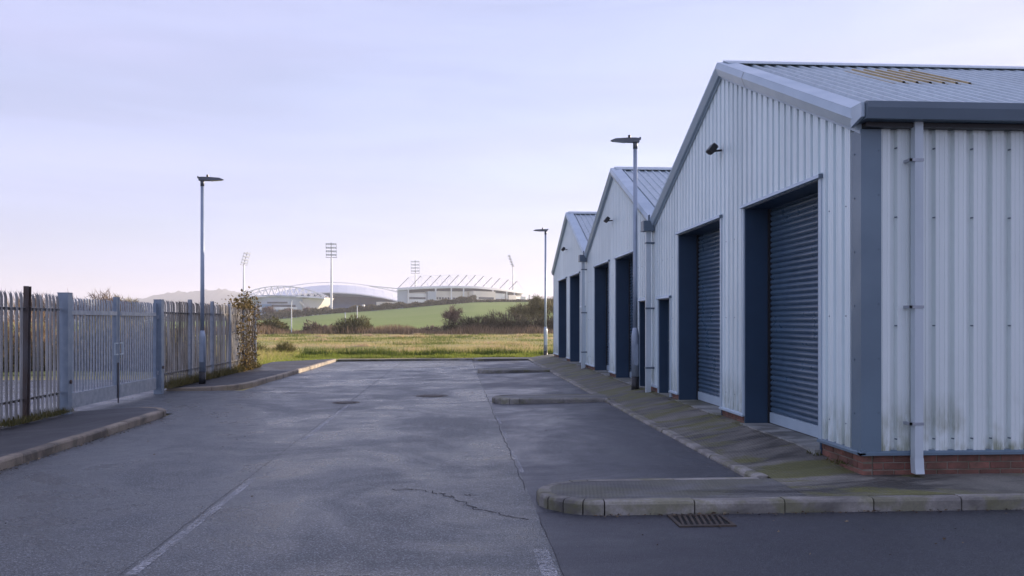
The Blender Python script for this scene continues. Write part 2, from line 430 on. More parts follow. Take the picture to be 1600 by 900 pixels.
crop = mix(n, l, mrange(n, l, noise(n, l, p, 0.02, 3), 0.4, 0.7, 0, 0.5), crop, (0.30, 0.34, 0.12))
l.new(mix(n, l, far, near_c, crop), b.inputs['Base Color'])
b.inputs['Roughness'].default_value = 0.9; b.inputs['Specular IOR Level'].default_value = 0.15
bump(n, l, noise(n, l, p, 3.0, 5), 0.6, 0.15, b)
MT['turf'] = m
me = fast_mesh('ground', V, F, 'turf')
me.polygons.foreach_set('use_smooth', [True] * len(me.polygons))
tag(link('ground', me), kind='structure')

# far hills: two wooded ridges fading into the haze
def ridge(name, Y, prof, depth, seed):
    r = np.random.default_rng(seed)
    X = np.linspace(prof[0][0], prof[-1][0], 700)
    z = np.interp(X, [a for a, _ in prof], [c for _, c in prof])
    z = z + 1.5 * np.sin(X * 0.03) + 1.2 * np.sin(X * 0.08 + 2) + r.normal(0, 1.6, len(X)) + 1.5 * np.abs(np.sin(X * 0.13))
    rows = []
    for k, (dy, f) in enumerate(((-depth, -0.1), (-depth * 0.6, 0.35), (-depth * 0.25, 0.8), (0, 1.0), (depth, 0.6))):
        rows.append(np.stack([X, np.full_like(X, Y + dy) + r.normal(0, 6, len(X)), z * f + r.normal(0, 1.2, len(X)) * (f > 0)], 1))
    V = np.concatenate(rows); n_ = len(X); ii = np.arange(5 * n_).reshape(5, n_)
    F = np.stack([ii[:-1, :-1], ii[:-1, 1:], ii[1:, 1:], ii[1:, :-1]], -1).reshape(-1, 4)
    return tag(link(name, fast_mesh(name, V, F, 'hillwood')), kind='structure')
MT['hillwood'] = simple('wooded_hill', (0.055, 0.07, 0.06), (0.085, 0.09, 0.075), 0.95, nscale=0.02)
ridge('hills', 3000, [(-2850, 44), (-1500, 62), (-1140, 74), (-1050, 83), (-975, 98), (-900, 104), (-814, 110), (-728, 98), (-600, 83), (-450, 68), (-180, 62), (120, 65), (225, 74), (286, 83), (356, 91), (630, 95), (1800, 89), (2550, 74)], 400, 3)

# ------------------------------------------------------------------ road surfaces
def sheet(name, pts, z, mat, parent=None, kind='structure'):
    o = link(name, mesh(name, [(x, y, z) if not isinstance(z, (list, tuple)) else (x, y, z[i]) for i, (x, y) in enumerate(pts)], [tuple(range(len(pts)))], mat), parent)
    if parent is None: tag(o, kind=kind)
    return o
road = sheet('road', [(-5.2, -25), (0.72, -25), (0.72, 37.5), (-5.2, 36.7), (-5.2, 21.45), (-7.15, 21.45), (-7.15, 16.2), (-5.2, 16.2)], 0.0, 'road')
sheet('side_road', [(0.72, -25), (60, -25), (60, 7.6), (0.72, 7.6)], 0.0, 'side')
sheet('parking_bays', [(0.72, 7.6), (3.1, 7.6), (3.1, 38.0), (0.72, 37.5)], [0.0, 0.05, 0.05, 0.0], 'bay')
sheet('yard', [(-60, -25), (-7.15, -25), (-7.15, 27.4), (-60, 27.4)], -0.004, 'yard')

def pave_h(x, y):
    u = min(max((x - 3.17) / (4.09 - 3.17), 0), 1.25)
    k = 0.12 + (0.082 - 0.12) * float(sm(8.9, 9.6, y))
    for a, c in ((17.3, 18.3), (27.7, 28.7), (35.8, 37)):
        k += 0.03 * float(sm(a - 0.6, a, y) * (1 - sm(c, c + 0.6, y)))
    w = 0.145 + (0.25 - 0.145) * float(sm(8.7, 10.0, y))
    if y < 8.45: u = min(u, 1.0) * min(max((y - 7.55) / 0.86, 0), 1)
    return k + (w - k) * min(u, 1.0)
def pave_grid(name, X, Y, parent=None):
    vs = [(x, y, pave_h(x, y)) for y in Y for x in X]
    nx = len(X)
    fs = [(j * nx + i, j * nx + i + 1, (j + 1) * nx + i + 1, (j + 1) * nx + i) for j in range(len(Y) - 1) for i in range(nx - 1)]
    o = link(name, mesh(name, vs, fs, 'pave', True), parent)
    return o
pv = tag(pave_grid('pavement_by_units', [3.17 + 0.09 * i for i in range(16)], [8.46 + 0.15 * i for i in range(196)]), kind='structure')
pave_grid('front_strip', [3.17 + 0.4 * i for i in range(42)], [7.55 + 0.1 * i for i in range(9)] + [8.46], pv)

# kerbs: every stone is its own piece
def resample(path, step):
    out = []
    for i in range(len(path) - 1):
        a, c = Vector(path[i]), Vector(path[i + 1]); L = (c - a).length
        k = max(1, round(L / step))
        for j in range(k): out.append(a.lerp(c, j / k))
    out.append(Vector(path[-1])); return out
def arc(cx, cy, r, a0, a1, n):
    return [(cx + r * math.cos(R(a0 + (a1 - a0) * i / n)), cy + r * math.sin(R(a0 + (a1 - a0) * i / n))) for i in range(n + 1)]
def kerb(name, path, mat, top=0.12, width=0.125, step=0.83, face=0.12, low=-0.1, gap=0.006):
    """path runs with the pavement on its left hand side; outer face on the path"""
    root = tag(empty(name), kind='structure')
    pts = resample(path, step)
    nrm = []
    for i, p_ in enumerate(pts):
        d = (pts[min(i + 1, len(pts) - 1)] - pts[max(i - 1, 0)]).normalized()
        nrm.append(Vector((-d.y, d.x)))
    for i in range(len(pts) - 1):
        a, c = pts[i], pts[i + 1]; d = (c - a).normalized(); na, nc = nrm[i], nrm[i + 1]
        dz = random.uniform(-0.004, 0.004); dn = random.uniform(-0.005, 0.005)
        tp = top if not callable(top) else None
        prof = [(0.0, low), (0.0, -0.03), (0.012, -0.008), (0.03, 0.0), (width, 0.0), (width, low)]
        vs = []
        for e, nn, sg in ((a, na, 1), (c, nc, -1)):
            for o_, z_ in prof:
                q = e + nn * (o_ + dn) + d * gap * sg
                tz = (top(q.x, q.y) if callable(top) else top) + dz
                vs.append((q.x, q.y, low if z_ == low else tz + z_))
        k = len(prof)
        fs = [(j, (j + 1) % k, k + (j + 1) % k, k + j)[::-1] for j in range(k)] + [tuple(range(k)), tuple(range(k, 2 * k))[::-1]]
        link('kerb_stone', mesh('kerb_stone', vs, fs, mat), root)
    return root
def joint_bed(name, path, mat, z, width=0.12):
    pass
# near island and front kerb
n1 = arc(1.30, 7.98, 0.545, 90, 270, 9)
isl1 = [(3.05, 8.55), (1.30, 8.525)] + n1[1:-1] + [(1.30, 7.435)]
kerb('kerb_island_front', [(3.05, 8.56)] + n1 + [(2.1, 7.43), (20.0, 7.43)], 'kerb')
sheet('island_front', [(3.2, 8.45), (1.30, 8.44)] + arc(1.30, 7.98, 0.43, 100, 260, 10) + [(1.30, 7.55), (3.2, 7.55)], 0.118, 'pave_grey')
def island(name, y0, y1, nose, xr=3.12):
    r = (y1 - y0) / 2; cy = (y0 + y1) / 2
    kerb('kerb_' + name, [(xr, y1)] + arc(nose + r, cy, r, 90, 270, 8) + [(xr, y0)], 'kerb', top=0.122)
    sheet(name, [(xr + 0.06, y1 - 0.12), (nose + r, y1 - 0.12)] + arc(nose + r, cy, r - 0.12, 100, 260, 8) + [(nose + r, y0 + 0.12), (xr + 0.06, y0 + 0.12)], 0.119, 'pave_grey')
island('island_middle', 17.42, 18.5, 0.76)
island('island_far', 27.8, 28.9, 0.72)
island('island_end', 36.2, 37.6, 0.74)
kz = lambda x, y: pave_h(3.2, y) + 0.003
kerb('kerb_bay_front', [(3.05, 17.4), (3.05, 8.55)][::-1][::-1], 'kerb', top=kz, width=0.13)
kerb('kerb_bay_middle', [(3.05, 27.78), (3.05, 18.52)], 'kerb', top=kz, width=0.13)
kerb('kerb_bay_far', [(3.05, 36.18), (3.05, 28.92)], 'kerb', top=kz, width=0.13)
# left footways
kerb('kerb_footway_near', [(-5.15, -14), (-5.16, 15.55)] + arc(-5.9, 15.55, 0.75, 0, 80, 6)[1:] + [(-6.95, 16.32)], 'kerb_warm', top=lambda x, y: 0.12 - 0.085 * float(sm(-5.75, -6.7, x) if False else np.clip((-5.7 - x) / 1.0, 0, 1)))
sheet('footway_near', [(-7.1, -14), (-5.27, -14), (-5.27, 15.5)] + arc(-5.9, 15.55, 0.63, 0, 85, 8) + [(-6.5, 16.2), (-7.1, 16.2)], [0.117] * 12 + [0.06, 0.04], 'foot')
kerb('kerb_footway_far', [(-7.05, 21.42), (-5.95, 21.40)] + [(-5.62, 21.62), (-5.42, 22.1), (-5.30, 22.9)] + [(-5.16, 25.9), (-5.03, 36.6)], 'kerb_warm', top=lambda x, y: 0.12 - 0.06 * float(np.clip((-5.7 - x) / 1.0, 0, 1)))
sheet('footway_far', [(-7.1, 21.55), (-5.98, 21.53), (-5.70, 21.74), (-5.53, 22.15), (-5.42, 22.9), (-5.28, 25.9), (-5.15, 36.5), (-7.1, 34.0)], [0.06, 0.09, 0.117, 0.117, 0.117, 0.117, 0.117, 0.117], 'foot')
kerb('kerb_road_end', [(-5.0, 36.75), (0.74, 37.35)], 'kerb', top=0.09)
kerb('kerb_verge', [(3.1, 37.62), (4.6, 37.8)], 'kerb', top=0.12)

# worn paint, joints and cracks
m, n, l, b = new_mat('worn_road_paint')
nz = noise(n, l, pos(n), 26, 5, 0.7); nb = noise(n, l, pos(n), 2.0, 4)
al = math_n(n, l, 'MULTIPLY', mrange(n, l, nz, 0.40, 0.60), mrange(n, l, nb, 0.3, 0.65, 0.12, 0.6))
tr = n.new('ShaderNodeBsdfTransparent'); ms = n.new('ShaderNodeMixShader')
l.new(al, ms.inputs[0]); l.new(tr.outputs[0], ms.inputs[1]); l.new(b.outputs[0], ms.inputs[2]); l.new(ms.outputs[0], n['Material Output'].inputs[0])
b.inputs['Base Color'].default_value = (0.66, 0.66, 0.68, 1); b.inputs['Roughness'].default_value = 0.6
MT['paint'] = m
def strip(name, x, y0, y1, w, mat, parent, z=0.004, wob=0.0, x1=None):
    k = max(2, int((y1 - y0) / 0.25)); x1 = x if x1 is None else x1
    vs = []
    for i in range(k + 1):
        t = i / k; cx = x + (x1 - x) * t + random.uniform(-wob, wob); ww = w * random.uniform(0.5, 1.2) if wob else w
        vs += [(cx - ww / 2, y0 + (y1 - y0) * t, z), (cx + ww / 2, y0 + (y1 - y0) * t, z)]
    fs = [(2 * i, 2 * i + 1, 2 * i + 3, 2 * i + 2) for i in range(k)]
    return link(name, mesh(name, vs, fs, mat), parent)
MT['crack'] = simple('open_joint', (0.028, 0.028, 0.03), (0.06, 0.06, 0.065), 0.8, nscale=9)
for y0, y1 in ((1.0, 5.0), (5.9, 9.4), (12.4, 18.0)):
    strip('centre_line_dash', -2.17, y0, y1, 0.075, 'paint', road)
for y0, y1 in ((3.0, 6.35), (9.6, 11.2), (12.4, 13.2), (14.2, 15.2)):
    strip('bay_edge_dash', 0.63 if y0 < 8 else 0.74, y0, y1, 0.11 if y0 < 8 else 0.06, 'paint', road)
strip('surface_joint', -2.245, 2.0, 18.2, 0.005, 'crack', road, 0.003, 0.010)
strip('surface_joint', -2.235, 18.2, 36.5, 0.011, 'crack', road, 0.003, 0.012)
strip('surface_joint', 0.70, 8.6, 37.0, 0.011, 'crack', road, 0.003, 0.015)
strip('surface_joint', 0.72, 2.0, 7.4, 0.009, 'crack', road, 0.003, 0.012)
def crackline(pts, w):
    P = []
    for i in range(len(pts) - 1):
        a, c = Vector(pts[i]), Vector(pts[i + 1])
        for j in range(6):
            q = a.lerp(c, j / 6); P.append((q.x + random.uniform(-.04, .04), q.y + random.uniform(-.06, .06)))
    P.append(pts[-1]); vs = []
    for i, q in enumerate(P):
        ww = w * random.uniform(0.25, 1.0); vs += [(q[0], q[1] - ww, 0.0035), (q[0] + 0.01, q[1] + ww, 0.0035)]
    link('crack', mesh('crack', vs, [(2 * i, 2 * i + 2, 2 * i + 3, 2 * i + 1) for i in range(len(P) - 1)], 'crack'), road)
crackline([(-0.62, 8.75), (-0.45, 8.70), (-0.3, 8.60)], 0.012)
crackline([(-0.26, 8.60), (-0.12, 8.42), (-0.02, 8.25)], 0.016)
crackline([(0.02, 8.14), (0.14, 7.88), (0.24, 7.74)], 0.012)
crackline([(0.27, 7.72), (0.42, 7.52), (0.62, 7.32)], 0.009)
crackline([(-0.05, 8.36), (0.06, 8.4), (0.2, 8.37)], 0.006)
crackline([(-5.0, 20.9), (-4.2, 20.6), (-3.5, 20.8)], 0.02)

# ------------------------------------------------------------------ industrial units
X0, YS, UW = 4.09, [8.41, 17.5, 26.59, 35.68], 9.09
SL = 0.405; ZE = 3.80
XB = 19.0
def roof_z(y, u):
    yr = YS[u] + UW / 2
    return ZE + SL * (UW / 2 - abs(y - yr))
DOORS = [[(9.42, 11.94, 3.30, 'r'), (13.03, 15.55, 3.29, 'r'), (16.16, 17.09, 2.14, 'p')],
         [(18.0, 18.9, 2.14, 'p'), (19.32, 21.75, 3.29, 'r'), (22.67, 25.1, 3.29, 'r')],
         [(26.98, 27.75, 2.14, 'p'), (28.1, 30.55, 3.29, 'r'), (31.5, 33.95, 3.29, 'r')]]
BASE = 0.37
FLOOR = 0.255
PIT = 0.2
PROF = [(0.0, 0.0), (0.056, 0.0), (0.066, 0.055), (0.098, 0.055), (0.101, 0.050), (0.107, 0.050), (0.110, 0.055), (0.148, 0.055), (0.151, 0.050), (0.157, 0.050), (0.160, 0.055), (0.190, 0.055), (0.2, 0.0)]
def prof_at(s):
    s = s % PIT
    for (a, da), (c, dc) in zip(PROF[:-1], PROF[1:]):
        if a <= s <= c: return da + (dc - da) * (s - a) / (c - a)
    return 0.0
def sheet_mesh(s0, s1, zlo, zhi, holes, place):
    """ribbed sheet between s0..s1; place(s, depth, z) -> 3-D point"""
    br = {round(s0, 4), round(s1, 4)}
    k = math.floor(s0 / PIT)
    while k * PIT < s1:
        for a, _ in PROF:
            if s0 < k * PIT + a < s1: br.add(round(k * PIT + a, 4))
        k += 1
    for h in holes:
        for e in h[:2]:
            if s0 < e < s1: br.add(round(e, 4))
    yr = [h for h in holes]
    br = sorted(br); vs = []; fs = []
    for a, c in zip(br[:-1], br[1:]):
        mid = (a + c) / 2
        zb = zlo
        for h in holes:
            if h[0] < mid < h[1]: zb = h[2]
        da, dc = prof_at(a + 1e-5), prof_at(c - 1e-5)
        i = len(vs)
        vs += [place(a, da, zb), place(c, dc, zb), place(c, dc, zhi(c)), place(a, da, zhi(a))]
        fs.append((i, i + 1, i + 2, i + 3))
    return vs, fs

def slope_bar(mb, u, side, poly):
    """extrude (x, dz) outline along one roof slope of unit u; side 0 = near slope"""
    y0, y1 = (YS[u], YS[u] + UW / 2) if side == 0 else (YS[u] + UW, YS[u] + UW / 2)
    mb.prism(poly, lambda x, dz, k: (x, (y0, y1)[k], roof_z((y0, y1)[k], u) + dz))

SLAT = 0.075
slat_meshes = {}
def slat_mesh(w):
    key = round(w, 2)
    if key not in slat_meshes:
        pr = [(0.0, 0.0), (-0.004, 0.006), (-0.017, 0.02), (-0.022, 0.036), (-0.018, 0.052), (-0.006, 0.066), (0.0, 0.070), (0.006, 0.075)]
        vs = [(x, y, z) for y in (-w / 2, w / 2) for x, z in pr]
        k = len(pr)
        me = mesh('slat', vs, [(i, i + 1, k + i + 1, k + i) for i in range(k - 1)], 'shutter', True)
        slat_meshes[key] = me
    return slat_meshes[key]
brick_me = MB().box(-0.05, 0.05, -0.1075, 0.1075, -0.0325, 0.0325)
bm = bmesh.new(); tmp = mesh('brick', brick_me.v, brick_me.f, 'brick'); bm.from_mesh(tmp)
bmesh.ops.bevel(bm, geom=bm.edges[:], offset=0.005, segments=1, affect='EDGES'); bm.to_mesh(tmp); bm.free()
BRICK = tmp
def brick_run(parent, p0, d, length, z0, courses, nrm):
    """bricks along direction d from p0 for length; nrm = outward normal"""
    rz = math.atan2(d[1], d[0]) - math.pi / 2
    mb = MB()
    a = Vector((p0[0], p0[1], 0)); dv = Vector((d[0], d[1], 0)); nv = Vector((nrm[0], nrm[1], 0))
    ctr = a + dv * length / 2 - nv * 0.055
    hx, hy = abs(dv.x) * length / 2 + abs(nv.x) * 0.048, abs(dv.y) * length / 2 + abs(nv.y) * 0.048
    mb.box(ctr.x - hx, ctr.x + hx, ctr.y - hy, ctr.y + hy, z0 - 0.1, z0 + courses * 0.075 - 0.004)
    mb.build('mortar', 'mortar', parent)
    for c in range(courses):
        s = 0.0; first = True
        while s < length - 0.02:
            L = 0.215
            if first and c % 2: L = 0.1025
            first = False
            L = min(L, length - s)
            if L > 0.03:
                q = a + dv * (s + L / 2) - nv * (0.05 + random.uniform(-0.002, 0.002))
                o = link('brick', BRICK, parent, (q.x, q.y, z0 + c * 0.075 + 0.0335), (0, 0, rz))
                o.scale = (1, L / 0.215, 1)
            s += L + 0.01

UNIT_LABEL = ['nearest grey ribbed metal industrial unit, its side wall and gutter facing the side road',
              'middle grey gabled industrial unit behind the tall lamp post',
              'farthest grey gabled industrial unit, beside the grass field']
for u in range(3):
    ya, yb = YS[u], YS[u + 1]; yr = ya + UW / 2
    root = tag(empty('industrial_unit', (X0, ya, 0)), UNIT_LABEL[u], 'building', 'row of gabled industrial units')
    root_inv = Vector((-X0, -ya, 0))
    class P:  # children are modelled in world space and shifted to the root
        pass
    def put(mb, name, mat, smooth=False, parent=None):
        o = mb.build(name, mat, parent or root, smooth=smooth)
        if parent is None: o.location = root_inv
        return o
    holder = root
    # gable cladding sheets, 1 m cover width each
    holes = [(d[0], d[1], d[2]) for d in DOORS[u]]
    s = ya + (0.2 if u == 0 else 0.0)
    while s < yb - 0.01:
        e = min(s + 1.0, yb)
        def zt(y): return roof_z(y, u) - 0.12
        vs, fs = sheet_mesh(s - 0.0, e, BASE, zt, holes, lambda q, d, z: (X0 + 0.056 - d, q, z))
        # split at the ridge so the sheet follows the gable
        if s < yr < e:
            v1, f1 = sheet_mesh(s, yr, BASE, zt, holes, lambda q, d, z: (X0 + 0.056 - d, q, z))
            v2, f2 = sheet_mesh(yr, e, BASE, zt, holes, lambda q, d, z: (X0 + 0.056 - d, q, z))
            k = len(v1); vs = v1 + v2; fs = f1 + [tuple(i + k for i in f) for f in f2]
        o = link('cladding_sheet', mesh('cladding_sheet', vs, fs, 'clad'), root, root_inv)
        s = e
    # screw heads along the rails
    mb = MB()
    for zz in (0.62, 1.75, 2.9):
        y = ya + 0.35
        while y < yb - 0.2:
            if not any(d[0] - 0.05 < y < d[1] + 0.05 and zz < d[2] for d in DOORS[u]):
                mb.box(X0 - 0.004, X0 + 0.006, y - 0.006, y + 0.006, zz, zz + 0.011)
            y += 0.4
    o = put(mb, 'screw_heads', 'flash'); o['kind'] = 'stuff'
    # base drip flashing and bricks, between the openings
    edges = [ya] + [v for d in DOORS[u] for v in d[:2]] + [yb]
    for k in range(0, len(edges), 2):
        a, c = edges[k], edges[k + 1]
        if c - a < 0.05: continue
        mb = MB(); mb.prism([(X0 + 0.03, 0.395), (X0 + 0.005, 0.39), (X0 - 0.03, 0.37), (X0 - 0.03, 0.345), (X0 + 0.03, 0.355)], lambda x, z, k_: (x, (a - (0.03 if u == 0 and a == ya else 0), c)[k_], z))
        put(mb, 'base_flashing', 'flash_l' if not (u == 0 and a == ya) else 'flash')
        z0 = 0.12 if a == YS[0] else 0.195
        lo = 0.0 if k == 0 else -0.0
        first = u == 0 and k == 0
        brick_run(root, (0.02, a - ya + (0.02 if first else 0.0), 0), (0, 1), c - a - (0.02 if first else 0.0), z0, 3 if z0 < 0.15 else 2, (-1, 0))
    # openings
    for d in DOORS[u]:
        y0, y1, zt_, kind = d
        dep = 0.38 if kind == 'r' else 0.22
        f0 = FLOOR - 0.06
        # navy jambs and head lining
        mb = MB().box(X0 + 0.01, X0 + dep, y1 - 0.012, y1 + 0.03, f0, zt_); put(mb, 'jamb_lining', 'navy')
        mb = MB().box(X0 + 0.01, X0 + dep, y0 - 0.03, y0 + 0.012, f0, zt_); put(mb, 'jamb_lining', 'navy')
        mb = MB().box(X0 + 0.01, X0 + dep + 0.1, y0 - 0.03, y1 + 0.03, zt_ - 0.012, zt_ + 0.04); put(mb, 'head_lining', 'navy')
        # pale edge flashings round the opening
        mb = MB().box(X0 - 0.012, X0 + 0.03, y0 - 0.075, y0 + 0.004, FLOOR if kind == 'p' else 0.36, zt_ + 0.02); put(mb, 'jamb_flashing', 'flash_l')
        mb = MB().box(X0 - 0.012, X0 + 0.03, y1 - 0.004, y1 + 0.06, FLOOR if kind == 'p' else 0.36, zt_ + 0.02); put(mb, 'jamb_flashing', 'flash_l')
        mb = MB(); mb.prism([(X0 + 0.03, zt_ + 0.075), (X0 - 0.03, zt_ + 0.05), (X0 - 0.045, zt_ + 0.008), (X0 + 0.03, zt_ + 0.002)], lambda x, z, k_: (x, (y0 - 0.09, y1 + 0.09)[k_], z))
        put(mb, 'head_flashing', 'flash_l')
        mb = MB().box(X0 - 0.05, X0 + 0.0, y0 - 0.1, y0 - 0.088, zt_ + 0.0, zt_ + 0.045); put(mb, 'flashing_end', 'gutter')
        # threshold slab
        mb = MB().box(X0 - 0.06 if kind == 'r' else X0, X0 + dep + 0.1, y0 - 0.02, y1 + 0.02, 0.1, FLOOR); put(mb, 'threshold', 'threshold')
        if kind == 'r':
            xs_ = X0 + dep
            rs = link('roller_shutter', None, root, (xs_ - X0, (y0 + y1) / 2 - ya, 0)); rs.empty_display_size = 0.2
            w = y1 - y0 - 0.1
            zz = FLOOR + 0.16
            sm_ = slat_mesh(w)
            while zz < zt_ + 0.02:
                o = link('slat', sm_, rs, (random.uniform(-0.0015, 0.0015), 0, zz)); zz += SLAT
            MB().box(-0.03, 0.02, -w / 2, w / 2, FLOOR + 0.012, FLOOR + 0.158).build('bottom_rail', 'flash_l', rs)
            MB().box(-0.02, 0.03, -w / 2, w / 2, FLOOR - 0.0, FLOOR + 0.012).build('rubber_seal', 'black', rs)
            for sg in (-1, 1):
                MB().box(-0.045, 0.05, sg * (w / 2 + 0.025) - 0.03, sg * (w / 2 + 0.025) + 0.03, FLOOR, zt_).build('guide_channel', 'black' if sg > 0 else 'flash', rs)
            MB().box(0.03, 0.06, -w / 2 - 0.06, w / 2 + 0.06, FLOOR, zt_ + 0.05).build('backing', 'navy', rs)
        else:
            dr = link('door', None, root, (X0 + dep - X0, (y0 + y1) / 2 - ya, 0)); dr.empty_display_size = 0.2
            w = y1 - y0
            MB().box(0.0, 0.05, -w / 2 + 0.05, w / 2 - 0.05, FLOOR + 0.01, zt_ - 0.04).build('door_leaf', 'navy', dr)
            for sg in (-1, 1):
                MB().box(-0.03, 0.06, sg * (w / 2 - 0.025) - 0.025, sg * (w / 2 - 0.025) + 0.025, FLOOR, zt_).build('door_frame', 'flash', dr)
            MB().box(-0.02, 0.0, w / 2 - 0.16, w / 2 - 0.10, 1.0 + FLOOR - 0.1, 1.2 + FLOOR - 0.1).bar((-0.045, w / 2 - 0.13, 1.06 + FLOOR), (-0.045, w / 2 - 0.27, 1.06 + FLOOR), 0.02).bar((0, w / 2 - 0.13, 1.06 + FLOOR), (-0.05, w / 2 - 0.13, 1.06 + FLOOR), 0.02).build('handle', 'chrome', dr)
            MB().box(-0.006, 0.0, -w / 2 + 0.1, w / 2 - 0.1, FLOOR + 0.04, FLOOR + 0.22).build('kick_plate', 'chrome', dr)
    # verge flashings along the gable
    for side in (0, 1):
        mb = MB(); slope_bar(mb, u, side, [(X0 + 0.06, 0.035), (X0 - 0.075, 0.035), (X0 - 0.105, -0.055), (X0 - 0.06, -0.165), (X0 - 0.02, -0.17), (X0 - 0.02, -0.205), (X0 - 0.008, -0.205), (X0 + 0.0, -0.15)])
        put(mb, 'verge_flashing', 'flash_l')
        mb = MB(); slope_bar(mb, u, side, [(X0 - 0.078, 0.038), (X0 + 0.17, 0.062), (X0 + 0.17, 0.05), (X0 - 0.07, 0.03)])
        put(mb, 'verge_cap', 'flash_l')
        # closing strip behind the flashing
        mb = MB(); slope_bar(mb, u, side, [(X0 + 0.058, -0.02), (X0 + 0.058, -0.16), (X0 + 0.064, -0.16), (X0 + 0.064, -0.02)])
        put(mb, 'filler_strip', 'black')
    # butt joint in the flashing
    mb = MB()
    for t in (0.42,):
        y = yr - (UW / 2) * 0.27
        mb.add([(X0 - 0.1095, y, roof_z(y, u) - 0.055), (X0 - 0.1095, y + 0.012, roof_z(y, u) - 0.05), (X0 - 0.064, y + 0.012, roof_z(y, u) - 0.165), (X0 - 0.064, y, roof_z(y, u) - 0.17)], [(0, 1, 2, 3)])
        mb.add([(X0 - 0.0795, y, roof_z(y, u) + 0.03), (X0 - 0.0795, y + 0.012, roof_z(y, u) + 0.035), (X0 - 0.1095, y + 0.012, roof_z(y, u) - 0.05), (X0 - 0.1095, y, roof_z(y, u) - 0.055)], [(0, 1, 2, 3)])
    put(mb, 'flashing_joint', 'black')
    # roof sheets: near slope, ribbed along the slope, 1.08 m wide; far slope plain
    RP = 0.18
    x = X0 + 0.1; first = True
    while x < XB - 0.1:
        xe = min(x + 1.08, XB)
        for side in (0, 1):
            ye = (ya - 0.12 if u == 0 else ya + 0.1) if side == 0 else yb - 0.1
            vs = []; fs = []
            xx = x
            ys_ = (ye, yr)
            prof = []
            while xx < xe - 1e-3:
                for a, h in ((0, 0), (0.125, 0), (0.138, 0.034), (0.166, 0.034), (0.18, 0)):
                    if xx + a <= xe + 1e-4 and (not prof or xx + a > prof[-1][0] + 1e-4): prof.append((xx + a, h))
                xx += RP
            for yy in ys_:
                zz = ZE + SL * (UW / 2 - abs(yy - yr))
                vs += [(px_, yy, zz + h) for px_, h in prof]
            k = len(prof)
            fs = [(i, i + 1, k + i + 1, k + i) for i in range(k - 1)]
            link('roof_sheet', mesh('roof_sheet', vs, fs, 'roof'), root, root_inv)
        x = xe
    # ridge cap
    mb = MB(); mb.prism([(-0.22, -0.045), (-0.21, -0.03), (0, 0.062), (0.21, -0.03), (0.22, -0.045), (0, 0.045)], lambda a, z, k_: ((X0 + 0.02, XB)[k_], yr + a, ZE + SL * UW / 2 + z + 0.012))
    put(mb, 'ridge_cap', 'roof')
    # dark filler blocks under the ridge cap are left open: rib gaps show
    # back wall
    mb = MB(); mb.prism([(ya, 0), (yb, 0), (yb, ZE - 0.05), (yr, ZE + SL * UW / 2 - 0.05), (ya, ZE - 0.05)], lambda y, z, k_: ((XB - 0.2, XB - 0.02)[k_], y, z))
    put(mb, 'back_wall', 'clad')
    # wall floodlight
    fl = link('floodlight', None, root, (-0.03, yr - ya + (0.0, 0.1, 0.1)[u], 4.33)); fl.empty_display_size = 0.1; fl.scale = (0.8, 0.8, 0.8)
    mb = MB().bar((0.03, 0, 0), (-0.14, 0, -0.02), 0.035).bar((-0.14, -0.09, -0.02), (-0.14, 0.09, -0.02), 0.03)
    mb.build('bracket', 'black', fl)
    hd = MB().box(-0.04, 0.05, -0.12, 0.12, -0.085, 0.085)
    for k in range(5): hd.box(0.05, 0.075, -0.10 + 0.045 * k, -0.085 + 0.045 * k, -0.08, 0.08)
    hd.build('lamp_head', 'black', fl, (-0.17, 0, 0.03), (0, R(38), 0))
    MB().box(-0.048, -0.04, -0.105, 0.105, -0.07, 0.07).build('lens', 'glass', fl, (-0.17, 0, 0.03), (0, R(38), 0))
    # valley hopper and downpipe between the units
    if u < 2:
        yv = yb
        mb = MB(); mb.prism([(-0.13, 3.77), (0.13, 3.77), (0.13, 3.60), (0.16, 3.585), (0.16, 3.56), (-0.16, 3.56), (-0.16, 3.585), (-0.13, 3.60)], lambda a, z, k_: ((X0 - 0.24, X0 - 0.01)[k_], yv + a + 0.03, z))
        put(mb, 'hopper', 'gutter')
        mb = MB().box(X0 - 0.165, X0 - 0.065, yv - 0.02, yv + 0.08, 0.2, 3.57); put(mb, 'downpipe', 'dpipe')
        for zz in (3.30, 1.95, 0.72):
            mb = MB().box(X0 - 0.172, X0 + 0.02, yv - 0.035, yv + 0.095, zz, zz + 0.035); put(mb, 'pipe_bracket', 'gutter')
        mb = MB().bar((X0 - 0.1, yv - 0.03, 3.77), (X0 - 0.1, yv - 0.03, 3.9), 0.02).bar((X0 - 0.1, yv + 0.06, 3.77), (X0 - 0.1, yv + 0.06, 3.9), 0.02)
        put(mb, 'overflow_rods', 'gutter')
        # valley gutter between the two roofs
        mb = MB(); mb.prism([(-0.25, 3.86), (-0.16, 3.72), (0.16, 3.72), (0.25, 3.86), (0.18, 3.70), (-0.18, 3.70)], lambda a, z, k_: ((X0 + 0.0, XB)[k_], yv + a, z))
        put(mb, 'valley_gutter', 'roof')
    if u == 0:
        # south side wall, corner, gutter, downpipe
        x = X0 + 0.2
        while x < XB - 0.01:
            e = min(x + 1.0, XB)
            vs, fs = sheet_mesh(x, e, BASE, lambda q: 3.66, [], lambda q, d, z: (q, ya + 0.056 - d, z))
            link('cladding_sheet', mesh('cladding_sheet', vs, fs, 'clad_s_bounce'), root, root_inv)
            x = e
        mb = MB()
        for zz in (0.5, 1.65, 2.75, 3.45):
            x = X0 + 0.365
            while x < 9: mb.box(x - 0.006, x + 0.006, ya + 0.0, ya + 0.034, zz, zz + 0.012); x += 0.2 if zz < 1 else 0.4
